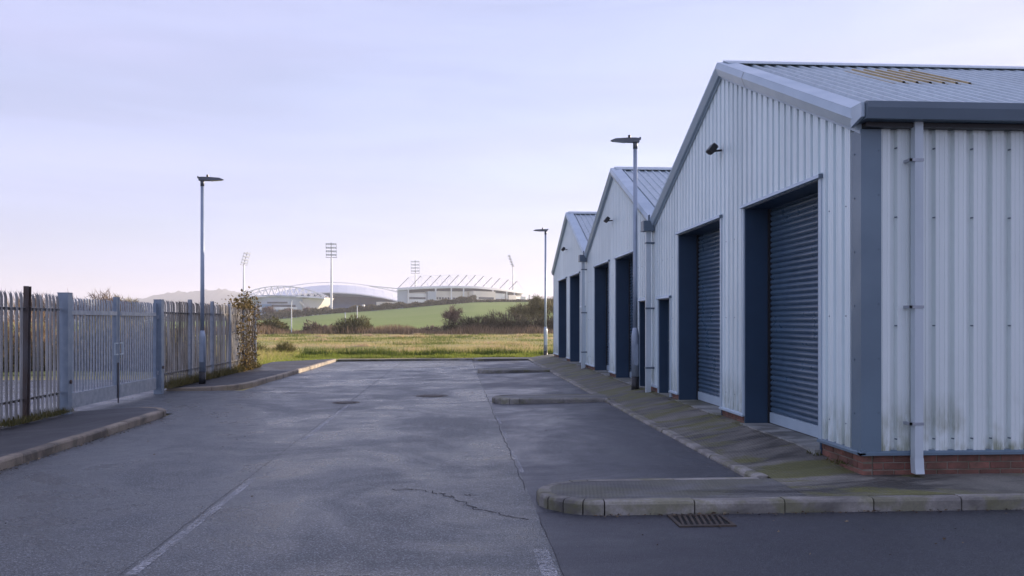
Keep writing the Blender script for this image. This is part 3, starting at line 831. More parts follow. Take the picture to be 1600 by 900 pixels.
        for zz in (0.75, 1.3, 1.85, 2.4, 2.95, 3.4):
            mb.box(X0 - 0.018, X0 - 0.01, ya + 0.12, ya + 0.136, zz, zz + 0.016); mb.box(X0 + 0.165, X0 + 0.178, ya - 0.016, ya - 0.01, zz + 0.02, zz + 0.033)
        o = put(mb, 'screw_heads', 'gutter'); o['kind'] = 'stuff'
        mb = MB(); mb.prism([(X0 - 0.012, ya - 0.012), (X0 + 0.2, ya - 0.012), (X0 + 0.2, ya + 0.02), (X0 + 0.02, ya + 0.02), (X0 + 0.02, ya + 0.2), (X0 - 0.012, ya + 0.2)], lambda x_, y_, k_: (x_, y_, (0.37, 3.64)[k_]))
        put(mb, 'corner_flashing', 'flash')
        mb = MB(); mb.prism([(ya + 0.03, 0.395), (ya + 0.005, 0.39), (ya - 0.03, 0.37), (ya - 0.03, 0.345), (ya + 0.03, 0.355)], lambda y_, z, k_: ((X0 - 0.03, XB)[k_], y_, z))
        put(mb, 'base_flashing', 'flash')
        brick_run(root, (0.13, 0.02, 0), (1, 0), 4.1, 0.12, 3, (0, -1))
        mb = MB().box(X0 + 4.2, XB, ya + 0.03, ya + 0.12, 0, 0.345); put(mb, 'plinth', 'brick')
        mb = MB(); mb.prism([(ya + 0.02, 3.87), (ya - 0.23, 3.87), (ya - 0.26, 3.862), (ya - 0.26, 3.80), (ya - 0.235, 3.695), (ya + 0.02, 3.695)], lambda y_, z, k_: ((X0 - 0.06, XB)[k_], y_, z))
        put(mb, 'eaves_gutter', 'gutter')
        mb = MB(); mb.prism([(ya + 0.03, 3.86), (ya - 0.20, 3.86), (ya - 0.20, 3.72), (ya + 0.03, 3.66)], lambda y_, z, k_: ((X0 - 0.10, X0 - 0.066)[k_], y_, z))
        put(mb, 'gutter_end', 'flash_l')
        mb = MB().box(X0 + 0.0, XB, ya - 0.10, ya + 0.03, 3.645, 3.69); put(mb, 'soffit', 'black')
        xp = X0 + 0.49
        mb = MB().box(xp, xp + 0.085, ya - 0.125, ya - 0.04, 0.32, 3.70); put(mb, 'downpipe', 'dpipe')
        mb = MB(); mb.prism([(ya - 0.125, 0.33), (ya - 0.04, 0.33), (ya - 0.05, 0.22), (ya - 0.055, 0.175), (ya - 0.145, 0.175), (ya - 0.135, 0.22)], lambda y_, z, k_: ((xp - 0.004, xp + 0.089)[k_], y_, z))
        put(mb, 'pipe_shoe', 'dpipe')
        for zz in (3.30, 1.83, 0.66):
            mb = MB().box(xp - 0.055, xp + 0.09, ya - 0.13, ya - 0.118, zz, zz + 0.028).box(xp - 0.055, xp - 0.03, ya - 0.13, ya + 0.02, zz, zz + 0.028); put(mb, 'pipe_bracket', 'galv')
        # translucent roof light sheets on the near slope
        mb = MB(); xs_ = 5.6; ribs = []
        x_ = 5.72
        pr = []
        while x_ < 6.62:
            for a, h in ((0, 0), (0.125, 0), (0.138, 0.034), (0.166, 0.034), (0.18, 0)):
                if not pr or x_ + a > pr[-1][0] + 1e-4: pr.append((x_ + a, h + 0.012))
            x_ += 0.18
        vs = [(a, yy, ZE + SL * (yy - ya) + h) for yy in (10.9, 12.35) for a, h in pr]; k = len(pr)
        mb.add(vs, [(i, i + 1, k + i + 1, k + i) for i in range(k - 1)])
        put(mb, 'roof_light', 'rooflight')
    if u == 2:
        mb = MB().box(X0 + 0.02, XB, yb - 0.04, yb - 0.005, 0, 3.75); put(mb, 'end_wall', 'clad')
        mb = MB().box(X0 - 0.012, X0 + 0.1, yb - 0.1, yb + 0.01, 0.37, 3.66); put(mb, 'corner_flashing', 'flash_l')

# ------------------------------------------------------------------ lamp posts
def lamp_post(x, y, z0, h, arm, label):
    root = tag(empty('lamp_post', (x, y, z0)), label, 'lamp post', 'street lamps along the estate road')
    def cyl(name, mat, prof, n=16):
        mb = MB(); mb.tube([(0, 0, z) for z, _ in prof], [r for _, r in prof], n); return mb.build(name, mat, root, smooth=True)
    cyl('painted_foot', 'black', [(-0.1, 0.086), (0.30, 0.086)])
    cyl('base_section', 'lamp', [(0.30, 0.083), (1.18, 0.083), (1.22, 0.078), (1.36, 0.054)])
    cyl('column', 'lamp', [(1.36, 0.053), (2.6, 0.05), (h - 0.16, 0.044)])
    cyl('spigot', 'lamphead', [(h - 0.2, 0.05), (h - 0.02, 0.05)])
    mb = MB().box(-0.05, 0.05, -0.09, -0.08, 0.55, 1.0); mb.build('access_door', 'lamp', root)
    s = arm
    out = [(-0.08 * s, -0.06), (-0.08 * s, 0.03), (0.0, 0.036), (0.16 * s, 0.034), (0.44 * s, 0.018), (0.54 * s, -0.022), (0.52 * s, -0.036), (0.20 * s, -0.058)]
    mb = MB(); mb.prism(out, lambda a, z, k: (a, (-0.075, 0.075)[k] * (1.0 if abs(a) < 0.3 else 0.7), h + z))
    mb.build('lantern', 'lamphead', root)
    mb = MB(); mb.prism([(0.22 * s, -0.058), (0.50 * s, -0.038), (0.50 * s, -0.044), (0.22 * s, -0.066)], lambda a, z, k: (a, (-0.06, 0.06)[k], h + z)); mb.build('lens', 'glass', root)
    mb = MB().tube([(0.13 * s, 0, h + 0.04), (0.13 * s, 0, h + 0.10)], 0.03, 8); mb.build('photocell', 'black', root)
    mb = MB().box(-0.12, -0.09, -0.04, 0.04, h, h + 0.055) if s > 0 else MB().box(0.09, 0.12, -0.04, 0.04, h, h + 0.055)
    mb.build('hinge', 'lamphead', root)
lamp_post(3.90, 18.45, 0.20, 5.45, -1, 'tall grey lamp post in front of the middle industrial unit')
lamp_post(-6.55, 22.7, 0.1, 5.3, 1, 'grey lamp post standing by the palisade fence on the left')
lamp_post(3.95, 37.6, 0.1, 5.62, -1, 'distant grey lamp post at the end of the parking bays')

# ------------------------------------------------------------------ palisade fence and gates
FX = -6.95
def pale_mesh(name, h, mat, w=0.070):
    cs = [(-0.5, 0.0), (-0.30, 0.022), (-0.1, 0.006), (0.1, 0.006), (0.30, 0.022), (0.5, 0.0)]
    vs = []; fs = []
    for z in (0.0, h - 0.16):
        vs += [(d, a * w, z) for a, d in cs]
    k = len(cs)
    fs += [(i, i + 1, k + i + 1, k + i) for i in range(k - 1)]
    # three splayed points
    tops = [(-0.50, 0.055, h - 0.045), (0.0, 0.01, h), (0.50, 0.055, h - 0.045)]
    for j, (a, d, z) in enumerate(tops):
        i0, i1 = ((0, 1), (2, 3), (4, 5))[j]
        vm = len(vs); sp = a * 0.9
        vs += [(cs[i0][1] + d * 0.25, cs[i0][0] * w * 0.95 + 0.0, h - 0.09), (cs[i1][1] + d * 0.25, cs[i1][0] * w * 0.95, h - 0.09), (d, sp * w * 1.1, z)]
        fs += [(k + i0, k + i1, vm + 1, vm), (vm, vm + 1, vm + 2)]
    fs += [(k + 1, k + 2, len(vs) - 9 + 3, len(vs) - 9 + 1)]
    fs += [(k + 3, k + 4, len(vs) - 9 + 6, len(vs) - 9 + 4)]
    return mesh(name, vs, fs, mat)
PALE = pale_mesh('pale', 2.13, 'pale'); PALE_FAR = pale_mesh('pale', 2.16, 'pale_far'); PALE_GATE = pale_mesh('pale', 1.93, 'galv', 0.052)
def ipost(name, h, mat, parent, y, lean=0.0, x=-0.07, w=0.1):
    mb = MB().box(-0.005, 0.005, -w / 2 + 0.006, w / 2 - 0.006, -0.2, h).box(-0.04, 0.04, -w / 2, -w / 2 + 0.008, -0.2, h).box(-0.04, 0.04, w / 2 - 0.008, w / 2, -0.2, h)
    return mb.build(name, mat, parent, (x, y, 0), (lean, 0, 0))
def fence(y0, y1, posts, label, pale_me, mat, leans, zb=0.10):
    root = tag(empty('palisade_fence', (FX, y0, zb)), label, 'fence', 'palisade fencing along the footway')
    for i, py in enumerate(posts):
        ipost('post', 2.17, mat, root, py - y0, leans[i] or 0.0, x=0.01)
    for z in (0.33, 1.80):
        MB().box(-0.045, -0.038, 0, y1 - y0, z - 0.025, z + 0.025).box(-0.045, -0.0, 0, y1 - y0, z + 0.018, z + 0.025).build('rail', 'pale', root)
    y = y0 + 0.08
    while y < y1 - 0.03:
        link('pale', pale_me, root, (random.uniform(-0.006, 0.006), y - y0 + random.uniform(-0.008, 0.008), random.uniform(-0.02, 0.015)), (random.uniform(-0.009, 0.009), random.uniform(-0.006, 0.006), math.pi + random.uniform(-0.05, 0.05)))
        y += 0.145
    # bolts on the rails
    return root
fence(5.6, 15.66, [5.9, 8.7, 11.5, 14.35], 'weathered palisade fence with a leaning rusty post, left of the gates', PALE, 'rustpost', [0.001, 0.001, 0.001, -0.03])
fence(20.85, 30.3, [22.95, 25.0, 26.9, 28.65, 30.27], 'stained palisade fence behind the left lamp post, overgrown at its far end', PALE_FAR, 'galv', [0.001, 0.001, 0.001, 0.001, 0.001])
def gate_post(y, h, label):
    root = tag(empty('gate_post', (FX, y, 0)), label, 'gate post', 'steel posts of the double gate')
    MB().box(-0.09, 0.09, -0.09, 0.09, -0.1, h).build('post', 'galv_blue', root)
    MB().box(-0.095, 0.095, -0.095, 0.095, h, h + 0.012).build('cap', 'galv_blue', root)
    for z in (0.45, 1.75):
        sg = 1 if y < 18 else -1
        MB().box(-0.03, 0.03, sg * 0.09, sg * 0.16, z, z + 0.09).build('hinge', 'galv', root)
    MB().tube([(0.09, 0.0, 0.62), (0.115, 0.0, 0.62)], 0.035, 8).build('bolt', 'rustpost', root)
gate_post(15.78, 2.2, 'blue-grey steel gate post nearest the camera, beside the weathered fence')
gate_post(20.62, 2.2, 'blue-grey steel gate post on the far side of the double gate')
def gate_leaf(y0, y1, label, meet):
    root = tag(empty('gate_leaf', (FX - 0.03, y0, 0.10)), label, 'gate', 'leaves of the double steel gate')
    L = y1 - y0
    for yy in (0.035, L - 0.035):
        MB().box(-0.035, 0.035, yy - 0.035, yy + 0.035, 0.02, 2.1 if abs(yy - (L if meet == 'far' else 0)) < 0.2 else 2.02).build('stile', 'galv_blue', root)
    MB().box(-0.03, 0.045, 0.07, L - 0.07, 1.72, 1.80).build('top_rail', 'galv', root)
    MB().box(-0.02, 0.04, 0.07, L - 0.07, 0.02, 0.29).build('bottom_plate', 'galv', root)
    y = 0.15
    while y < L - 0.1:
        link('pale', PALE_GATE, root, (0.0, y, 0.16 + random.uniform(-0.008, 0.008)), (random.uniform(-0.006, 0.006), 0, math.pi))
        y += 0.128
    ym = L - 0.035 if meet == 'far' else 0.035
    sg = -1 if meet == 'far' else 1
    mb = MB()
    for a, c in (((0.05, 0, 0.92), (0.05, sg * 0.16, 0.92)), ((0.05, 0, 1.15), (0.05, sg * 0.16, 1.15)), ((0.05, sg * 0.16, 0.91), (0.05, sg * 0.16, 1.16))):
        mb.bar((a[0], ym + a[1], a[2]), (c[0], ym + c[1], c[2]), 0.022)
    mb.build('pull_handle', 'dpipe', root)
    if meet == 'far':
        MB().bar((0.05, ym + 0.02, -0.08), (0.05, ym + 0.02, 0.75), 0.022).build('drop_bolt', 'rustpost', root)
gate_leaf(15.93, 18.16, 'nearer leaf of the galvanised double gate', 'far')
gate_leaf(18.20, 20.48, 'farther leaf of the galvanised double gate', 'near')

# ------------------------------------------------------------------ ironwork in the road
def gully():
    root = tag(empty('gully_grate', (2.08, 7.17, 0.0)), 'rectangular cast iron drain grate beside the island kerb', 'drain grate')
    MB().box(-0.22, 0.22, -0.19, 0.19, 0.0015, 0.005).build('pit_shade', 'shade_black', root)  # flat near-black plate, painted as the shade inside the drain
    fr = MB().box(-0.24, 0.24, 0.17, 0.21, -0.02, 0.014).box(-0.24, 0.24, -0.21, -0.17, -0.02, 0.014).box(-0.24, -0.21, -0.17, 0.17, -0.02, 0.014).box(0.21, 0.24, -0.17, 0.17, -0.02, 0.014)
    fr.build('frame', 'iron', root)
    me = MB().prism([(-0.012, 0.003), (0.012, 0.003), (0.010, 0.013), (-0.010, 0.013)], lambda a, z, k: (a + (-0.025, 0.025)[k], (-0.17, 0.17)[k], z))
    me = mesh('bar', me.v, me.f, 'iron')
    for i in range(8): link('bar', me, root, (-0.168 + 0.048 * i, 0, 0))
gully()
def manhole(x, y, r, label, square=False):
    root = tag(empty('manhole_cover', (x, y, 0)), label, 'manhole cover')
    n = 4 if square else 28
    def ring(r0, r1, z):
        vs = []; off = math.pi / 4 if square else 0
        for k in range(n):
            t = 2 * math.pi * k / n + off
            vs += [(r0 * math.cos(t), r0 * math.sin(t), z), (r1 * math.cos(t), r1 * math.sin(t), z)]
        return vs, [(2 * k, 2 * k + 1, (2 * k + 3) % (2 * n), (2 * k + 2) % (2 * n)) for k in range(n)]
    mb = MB(); mb.add(*ring(r * 0.9, r, 0.010)); mb.add(*ring(r, r + 0.05, 0.006)); mb.build('frame', 'iron', root)
    mb = MB().tube([(0, 0, -0.02), (0, 0, 0.007)], r * 0.88, n); mb.build('lid', 'iron', root)
    mb = MB()
    for i in range(-4, 5):
        for j in range(-4, 5):
            if math.hypot(i, j) < 4.4: mb.box(i * r * 0.18 - 0.02, i * r * 0.18 + 0.02, j * r * 0.18 - 0.02, j * r * 0.18 + 0.02, 0.007, 0.013)
    mb.build('tread_studs', 'iron', root)
manhole(-2.29, 18.1, 0.24, 'small worn manhole cover on the road centre line')
manhole(-0.54, 19.6, 0.32, 'larger round manhole cover right of the centre line')

# ------------------------------------------------------------------ vegetation generators
def lumpy(n, c, rad, seed, flat=0.25):
    """points through a lumpy ellipsoid volume, denser near the shell; returns points, outward dirs, shell fraction"""
    r = np.random.default_rng(seed)
    d = r.normal(size=(n, 3)); d[:, 2] = np.abs(d[:, 2]) * 1.0 - flat * np.abs(r.normal(size=n)); d /= np.linalg.norm(d, axis=1)[:, None]
    k = r.normal(size=(7, 3)); ph = r.uniform(0, 6.28, 7)
    lump = 1 + 0.13 * sum(np.sin(3.0 * (d @ kk) + p_) for kk, p_ in zip(k, ph)) / 1.6 + 0.08 * np.sin(9 * d[:, 0] + 5 * d[:, 1] + ph[0])
    f = r.uniform(0, 1, n) ** 0.45
    P = d * (f * lump)[:, None] * np.array(rad) + np.array(c)
    return P, d, f
def bush(name, c, rad, n, mat, label, cat, twig=(0.25, 0.03), seed=1, up=0.6, group=None, stems=4, part='foliage', leaf=False, kind=None):
    r = np.random.default_rng(seed)
    root = tag(empty(name, c), label, cat, group)
    P, d, f = lumpy(n, (0, 0, 0), rad, seed)
    P[:, 2] = np.maximum(P[:, 2], 0.02)
    g = d * 0.7 + np.array([0, 0, up]) + r.normal(0, 0.55, (n, 3)); g /= np.linalg.norm(g, axis=1)[:, None]
    L = twig[0] * r.uniform(0.5, 1.5, n); s = np.cross(g, r.normal(size=(n, 3))); s /= np.linalg.norm(s, axis=1)[:, None] + 1e-6
    w = twig[1] * r.uniform(0.6, 1.4, n)
    if leaf:
        V = np.stack([P - s * w[:, None], P + s * w[:, None], P + g * L[:, None] + s * w[:, None] * 0.8, P + g * L[:, None] - s * w[:, None] * 0.8], 1).reshape(-1, 3); F = np.arange(4 * n).reshape(-1, 4); k = 4
    else:
        V = np.stack([P - s * w[:, None], P + s * w[:, None], P + g * L[:, None]], 1).reshape(-1, 3); F = np.arange(3 * n).reshape(-1, 3); k = 3
    v = np.repeat(np.clip(r.normal(0.5, 0.25, n), 0, 1), k)
    link(part, fast_mesh(part, V, F, mat, v), root)
    for i in range(stems):
        a = r.uniform(0, 6.28); e = np.array([math.cos(a) * rad[0] * 0.55, math.sin(a) * rad[1] * 0.5, rad[2] * r.uniform(0.55, 0.85)])
        b0 = np.array([math.cos(a) * rad[0] * 0.1, math.sin(a) * rad[1] * 0.1, -0.1]); mid = (b0 + e) / 2 + r.normal(0, 0.06 * rad[2], 3)
        MB().tube([b0, mid, e], [0.022 * rad[2] + 0.01, 0.014 * rad[2] + 0.008, 0.006], 5).build('stem', 'bark', root)
    return root
def bare_tree(name, c, h, spread, label, seed, mat='twig', twigs=2600, tw=0.035, group=None, tl=0.55):
    r = np.random.default_rng(seed)
    root = tag(empty(name, c), label, 'tree', group)
    trunk = MB(); limbs = MB(); tips = []
    trunk.tube([(0, 0, -0.2), (r.normal(0, .03) * h, 0, h * 0.2), (r.normal(0, .03) * h, r.normal(0, .03) * h, h * 0.42)], [h * 0.028, h * 0.02, h * 0.013], 7)
    def grow(p, d, L, rad, lev):
        q = p + d * L; m_ = (p + q) / 2 + Vector(r.normal(0, 0.06 * L, 3))
        limbs.tube([p, m_, q], [rad, rad * 0.8, rad * 0.55], 5 if lev < 2 else 3, cap=False)
        tips.append((m_, d, L)); tips.append((q, d, L))
        if lev >= 3: return
        for _ in range(3 if lev < 2 else 2):
            nd = (d + Vector(r.normal(0, 0.5, 3)) + Vector((0, 0, 0.12))).normalized()
            grow(q if r.uniform() < 0.6 else m_, nd, L * r.uniform(0.6, 0.8), rad * 0.55, lev + 1)
    for k in range(6):
        a = k * 1.05 + r.uniform(-.3, .3); t = r.uniform(0.16, 0.42)
        grow(Vector((0, 0, h * t)), Vector((math.cos(a) * spread, math.sin(a) * spread, 0.75)).normalized(), h * 0.24, h * 0.010, 0)
    trunk.build('trunk', 'bark', root); limbs.build('limb', 'bark', root)
    n = twigs; idx = r.integers(0, len(tips), n)
    P = np.array([tips[i][0] for i in idx]) + r.normal(0, 0.035 * h, (n, 3)); D = np.array([tips[i][1] for i in idx])
    g = D * 0.6 + r.normal(0, 0.6, (n, 3)) + np.array([0, 0, 0.3]); g /= np.linalg.norm(g, axis=1)[:, None]
    s = np.cross(g, r.normal(size=(n, 3))); s /= np.linalg.norm(s, axis=1)[:, None] + 1e-6
    L = tl * r.uniform(0.4, 1.4, n); w = tw * r.uniform(0.6, 1.4, n)
    V = np.stack([P - s * w[:, None], P + s * w[:, None], P + g * L[:, None]], 1).reshape(-1, 3)
    link('crown', fast_mesh('crown', V, np.arange(3 * n).reshape(-1, 3), mat, np.repeat(np.clip(r.normal(.5, .25, n), 0, 1), 3)), root)
    return root
def tz(x, y): return float(terrain(x, y))

# verge and field grass
n = 52000
x = RNG.uniform(-7.2, 7.0, n); y = 37.4 + (RNG.uniform(0, 1, n) ** 1.4) * 9
keep = (y > 37.45 + (x + 5) * 0.11 + 0.2) & ~((x > 0.6) & (x < 4.6) & (y < 37.95))
x, y = x[keep], y[keep]
clump = np.sin(x * 2.1 + np.sin(y * 1.3)) * np.sin(y * 2.7 + 1) * 0.5 + 0.5
tuft = (np.abs(y - 41.0 - 0.5 * np.sin(x * 0.9)) < 0.7) & (clump > 0.42)
hgt = (0.07 + 0.16 * clump ** 2 * (y > 38.3) + 0.22 * tuft) * RNG.uniform(0.5, 1.3, len(x))
v_ = np.clip(RNG.normal(0.45, 0.2, len(x)) + 0.45 * sm(41.5, 45, y) - 0.75 * tuft, 0, 1)
V, F, v = blades(np.stack([x, y, terrain(x, y) + 0.0], 1), hgt, RNG.uniform(0.012, 0.03, len(x)), 0.45, v_)
tag(link('verge_grass', fast_mesh('verge_grass', V, F, 'grass', v)), 'short bright green grass along the end of the road', 'grass', kind='stuff')
n = 150000
u_ = RNG.uniform(0, 1, n); y = 42 * (118 / 42.0) ** u_
x = RNG.uniform(-1, 1, n) * (y * 0.36) - y * 0.13
x = np.where(y < 48, np.clip(x, -25, 8), x)
lump = np.sin(x * 0.35 + 1.3 * np.sin(y * 0.13)) * np.sin(y * 0.4 + x * 0.1) * 0.5 + 0.5
hgt = (0.04 + 0.13 * lump ** 2) * RNG.uniform(0.4, 1.3, n)
cx_ = RNG.uniform(-38, 14, 170); cy_ = 44 + 68 * RNG.uniform(0, 1, 170) ** 1.3      # rough tussocks
ci = RNG.integers(0, 170, 26000)
x[:26000] = cx_[ci] + RNG.normal(0, 0.35, 26000) * (1 + ci % 3); y[:26000] = cy_[ci] + RNG.normal(0, 0.22, 26000)
hgt[:26000] = RNG.uniform(0.08, 0.34, 26000)
vf = np.clip(RNG.normal(0.5, 0.22, n), 0, 1); vf[:26000] = np.where(ci % 3 == 0, 0.85, 0.02) + RNG.normal(0, 0.12, 26000)
V, F, v = blades(np.stack([x, y, terrain(x, y)], 1), hgt, RNG.uniform(0.02, 0.05, n) * (y / 60), 0.6, np.clip(vf, -0.3, 1.2))
tag(link('field_grass', fast_mesh('field_grass', V, F, 'dry', v)), 'dry straw coloured grass of the open field', 'grass', kind='stuff')
# left verge beyond the footway and along the fence end
n = 30000
x = RNG.uniform(-16, -5.1, n); y = RNG.uniform(29.5, 44, n)
keep = (y > np.where(x > -7.1, 34.0 + (x + 7.1) * 1.35, 29.6)) & (y > 36.8 + (x + 5) * 0.6 - 4 * (x < -7)) | ((x < -7.1) & (y > 30))
x, y = x[keep], y[keep]
hgt = (0.08 + 0.35 * np.clip((-x - 6.8) / 2.5, 0, 1) * RNG.uniform(0.3, 1, len(x))) * RNG.uniform(0.5, 1.3, len(x))
v_ = np.clip(RNG.normal(0.4, 0.2, len(x)) + 0.6 * np.clip((-x - 6.5) / 2, 0, 1), 0, 1)
V, F, v = blades(np.stack([x, y, terrain(x, np.maximum(y, 38.6)) * 0 + 0.05], 1), hgt, RNG.uniform(0.012, 0.03, len(x)), 0.5, v_)
tag(link('footway_end_grass', fast_mesh('footway_end_grass', V, F, 'grass', v)), 'rough grass where the left footway runs out', 'grass', kind='stuff')
sheet('verge_ground', [(-30, 27.4), (-7.12, 27.4), (-7.12, 34.0), (-5.15, 36.6), (0.7, 37.45), (3.1, 37.75), (60, 38.0), (60, 39.5), (-30, 39.5)], 0.052, 'turf')
# dead reed line in front of the hedges
n = 26000
x = RNG.uniform(-46, 16, n); y = 113 + RNG.normal(0, 2.5, n) + 1.5 * np.sin(x * 0.3)
dens = np.sin(x * 0.55) * np.sin(x * 0.17 + 2) * 0.5 + 0.5
hgt = (0.45 + 1.0 * dens) * RNG.uniform(0.4, 1.2, n)
V, F, v = blades(np.stack([x, y, terrain(x, y)], 1), hgt, RNG.uniform(0.05, 0.12, n), 0.3, np.clip(RNG.normal(.5, .25, n), 0, 1))
tag(link('reeds', fast_mesh('reeds', V, F, 'reed', v)), 'pinkish dead reeds along the far edge of the field', 'reeds', kind='stuff')
# dry grass and weeds tight against the fence, moss on the footway edge
def weeds(name, label, n, xr, yr_, h, mat, seed, vmean=0.5, z=0.1):
    r = np.random.default_rng(seed)
    cl = r.uniform(yr_[0], yr_[1], max(6, n // 60)); y = cl[r.integers(0, len(cl), n)] + r.normal(0, 0.10, n); x = r.uniform(xr[0], xr[1], n)
    V, F, v = blades(np.stack([x, y, np.full(n, z)], 1), h * r.uniform(0.2, 1.3, n), r.uniform(0.006, 0.016, n), 0.7, np.clip(r.normal(vmean, .25, n), 0, 1))
    tag(link(name, fast_mesh(name, V, F, mat, v)), label, 'weeds', kind='stuff')
weeds('weeds', 'dry weeds and moss along the foot of the left fence', 9000, (-7.15, -6.72), (5.8, 15.6), 0.10, 'moss', 5)
weeds('weeds', 'dry grass tufts along the foot of the far fence', 9000, (-7.1, -6.75), (20.9, 30.2), 0.22, 'moss', 6, 0.7)
weeds('weeds', 'green moss and weeds along the brick plinth', 3500, (3.98, 4.10), (8.5, 27), 0.05, 'moss', 8, 0.3, 0.2)

# bramble over the far fence end
root = tag(empty('bramble', (FX, 28.6, 0.1)), 'straggling leafy bramble climbing over the far end of the fence', 'bramble')
r = np.random.default_rng(21); mbs = MB(); Lp = []
for k in range(18):
    y0 = r.uniform(-1.6, 0.9); x0 = r.uniform(0.02, 0.22); pts = [Vector((x0, y0 * 0.5, 0))]
    hh = r.uniform(1.1, 2.55)
    for j in range(1, 8):
        t = j / 7
        pts.append(Vector((x0 + r.normal(0, .06) + 0.12 * math.sin(t * 3), y0 * (0.5 + 0.6 * t) + r.normal(0, .12), hh * math.sin(t * 1.75) / math.sin(1.57))))
    mbs.tube(pts, [0.012 - 0.0012 * j for j in range(8)], 4, cap=False)
    for p_ in pts[1:]:
        for _ in range(int(9 if p_.z > 1.9 else 4)): Lp.append(p_ + Vector(r.normal(0, .13, 3)))
mbs.build('stems', 'bark', root)
Lp += [Vector((r.normal(0.02, .18), r.normal(-0.1, 0.65), 2.03 + abs(r.normal(0, .15)))) for _ in range(420)]
Lp += [Vector((r.uniform(0.05, 0.3), r.normal(0.0, 0.5), abs(r.normal(0, .45)))) for _ in range(420)]
P = np.array(Lp); n = len(P); g = r.normal(size=(n, 3)); g /= np.linalg.norm(g, axis=1)[:, None]; s = np.cross(g, r.normal(size=(n, 3))); s /= np.linalg.norm(s, axis=1)[:, None]
L = r.uniform(0.035, 0.10, n)[:, None]
V = np.stack([P - g * L * .6, P + s * L * .4, P + g * L * .6, P - s * L * .4], 1).reshape(-1, 3)
link('leaves', fast_mesh('leaves', V, np.arange(4 * n).reshape(-1, 4), 'bramble', np.repeat(np.clip(r.normal(.5, .3, n), 0, 1), 4)), root)

# field tussocks and shrubs
bush('grass_tussock', (-8.6, 43.8, 0.05), (0.55, 0.5, 0.55), 1500, 'shrub', 'dark tussock at the near edge of the field, right one of the pair', 'tussock', (0.22, 0.012), 31, 1.2, 'tussocks on the verge', 0)
bush('grass_tussock', (-9.9, 43.9, 0.05), (0.6, 0.5, 0.4), 1300, 'shrub', 'lower dark tussock at the near edge of the field, left one of the pair', 'tussock', (0.2, 0.012), 32, 1.2, 'tussocks on the verge', 0)
bush('rounded_shrub', (-13.0, 112, tz(-13, 112)), (2.4, 1.8, 2.0), 5200, 'shrub', 'rounded olive green shrub alone before the green slope', 'shrub', (0.4, 0.045), 41)
bush('scrub_bush', (-18.3, 114, tz(-18, 114)), (2.2, 1.5, 1.3), 2600, 'twig', 'low brown scrub left of the rounded olive shrub', 'shrub', (0.35, 0.05), 42)
bush('scrub_bush', (-23.8, 113, tz(-23, 113)), (2.0, 1.6, 1.9), 4200, 'shrub', 'green scrub bush by the thin pole beyond the fence end', 'shrub', (0.35, 0.06), 43)
bush('scrub_bush', (-28.0, 115, tz(-28, 115)), (2.6, 1.6, 1.8), 4200, 'hedge', 'dark scrub bush just right of the fence end', 'shrub', (0.35, 0.06), 44)
bare_tree('small_tree', (-0.3, 113, tz(0, 113)), 3.7, 0.5, 'small reddish bare tree at the left end of the long hedge', 51, 'twig', 1500, 0.026, tl=0.7)
bush('scrub_bush', (-0.6, 112.5, tz(0, 112)), (1.5, 1.2, 1.7), 2600, 'hedge', 'dark bush below the small reddish bare tree', 'shrub', (0.3, 0.05), 45)
for k, (x, rx, h, lab) in enumerate(((3.0, 3.4, 2.1, 'left dark section of the long hedge across the field'), (6.8, 3.6, 2.5, 'middle dark section of the long hedge across the field'), (10.8, 3.6, 2.2, 'right section of the long hedge beside the far lamp post'), (14.8, 3.4, 2.2, 'section of the long hedge behind the far building corner'))):
    bush('hedge', (x, 114, tz(x, 114)), (rx, 1.6, h), 7000, 'hedge', lab, 'hedge', (0.5, 0.04), 60 + k, 0.8, 'hedge at the field edge')
bare_tree('willow_tree', (10.0, 122, tz(10, 122)), 5.0, 0.8, 'pale olive bare tree behind the hedge, left one', 52, 'twig_olive', 5000, 0.035, tl=0.7, group='bare trees behind the hedge')
bare_tree('willow_tree', (13.2, 121, tz(13, 121)), 5.4, 0.8, 'pale olive bare tree behind the hedge by the building, right one', 53, 'twig_olive', 5000, 0.035, tl=0.7, group='bare trees behind the hedge')
bush('scrub_bush', (-3.5, 116, tz(-3, 116)), (2.4, 1.2, 0.9), 1800, 'twig', 'low reddish scrub left of the small bare tree', 'shrub', (0.3, 0.05), 47)

# hedge and trees behind the yard, left
for k, lab in enumerate(('dark hedge clump at the back of the yard, seen through the far fence', 'dark hedge clump at the back of the yard, seen through the farther gate leaf', 'dark hedge clump at the back of the yard, seen through the nearer gate leaf', 'dark hedge clump at the back of the yard, seen left of the near gate post', 'dark hedge clump at the back of the yard, cut by the left picture edge')):
    x = -9.4 - 2.0 * k
    bush('yard_hedge', (x, 29.2 + 0.4 * (k % 3), 0.05), (1.4, 0.9, 1.05 + 0.2 * (k % 2)), 3800, 'hedge', lab, 'hedge', (0.16, 0.022), 100 + k, 0.7, 'hedge behind the yard', 2)
for k, (x, y, h, lab) in enumerate(((-13.5, 36, 2.7, 'pale olive bare thicket behind the gates'), (-18.0, 37, 3.1, 'straw coloured thicket seen through the leftmost fence bay'), (-17, 45, 3.0, 'olive thicket deeper behind the gates'))):
    bush('bare_thicket', (x, y, 0.05), (2.6, 1.6, h * 0.62), 6500, 'reed' if k % 2 else 'twig_olive', lab, 'thicket', (0.4, 0.016), 120 + k, 0.9, 'thickets behind the yard', 5)
bare_tree('bare_tree', (-30.0, 66, 0.05), 4.6, 0.7, 'bare brown tree rising above the gate, left one', 140, 'twig', 3600, 0.022, group='bare trees behind the gate', tl=0.6)
bare_tree('bare_tree', (-27.0, 68, 0.05), 4.2, 0.7, 'bare brown tree rising above the gate, right one', 141, 'twig', 3600, 0.022, group='bare trees behind the gate', tl=0.6)
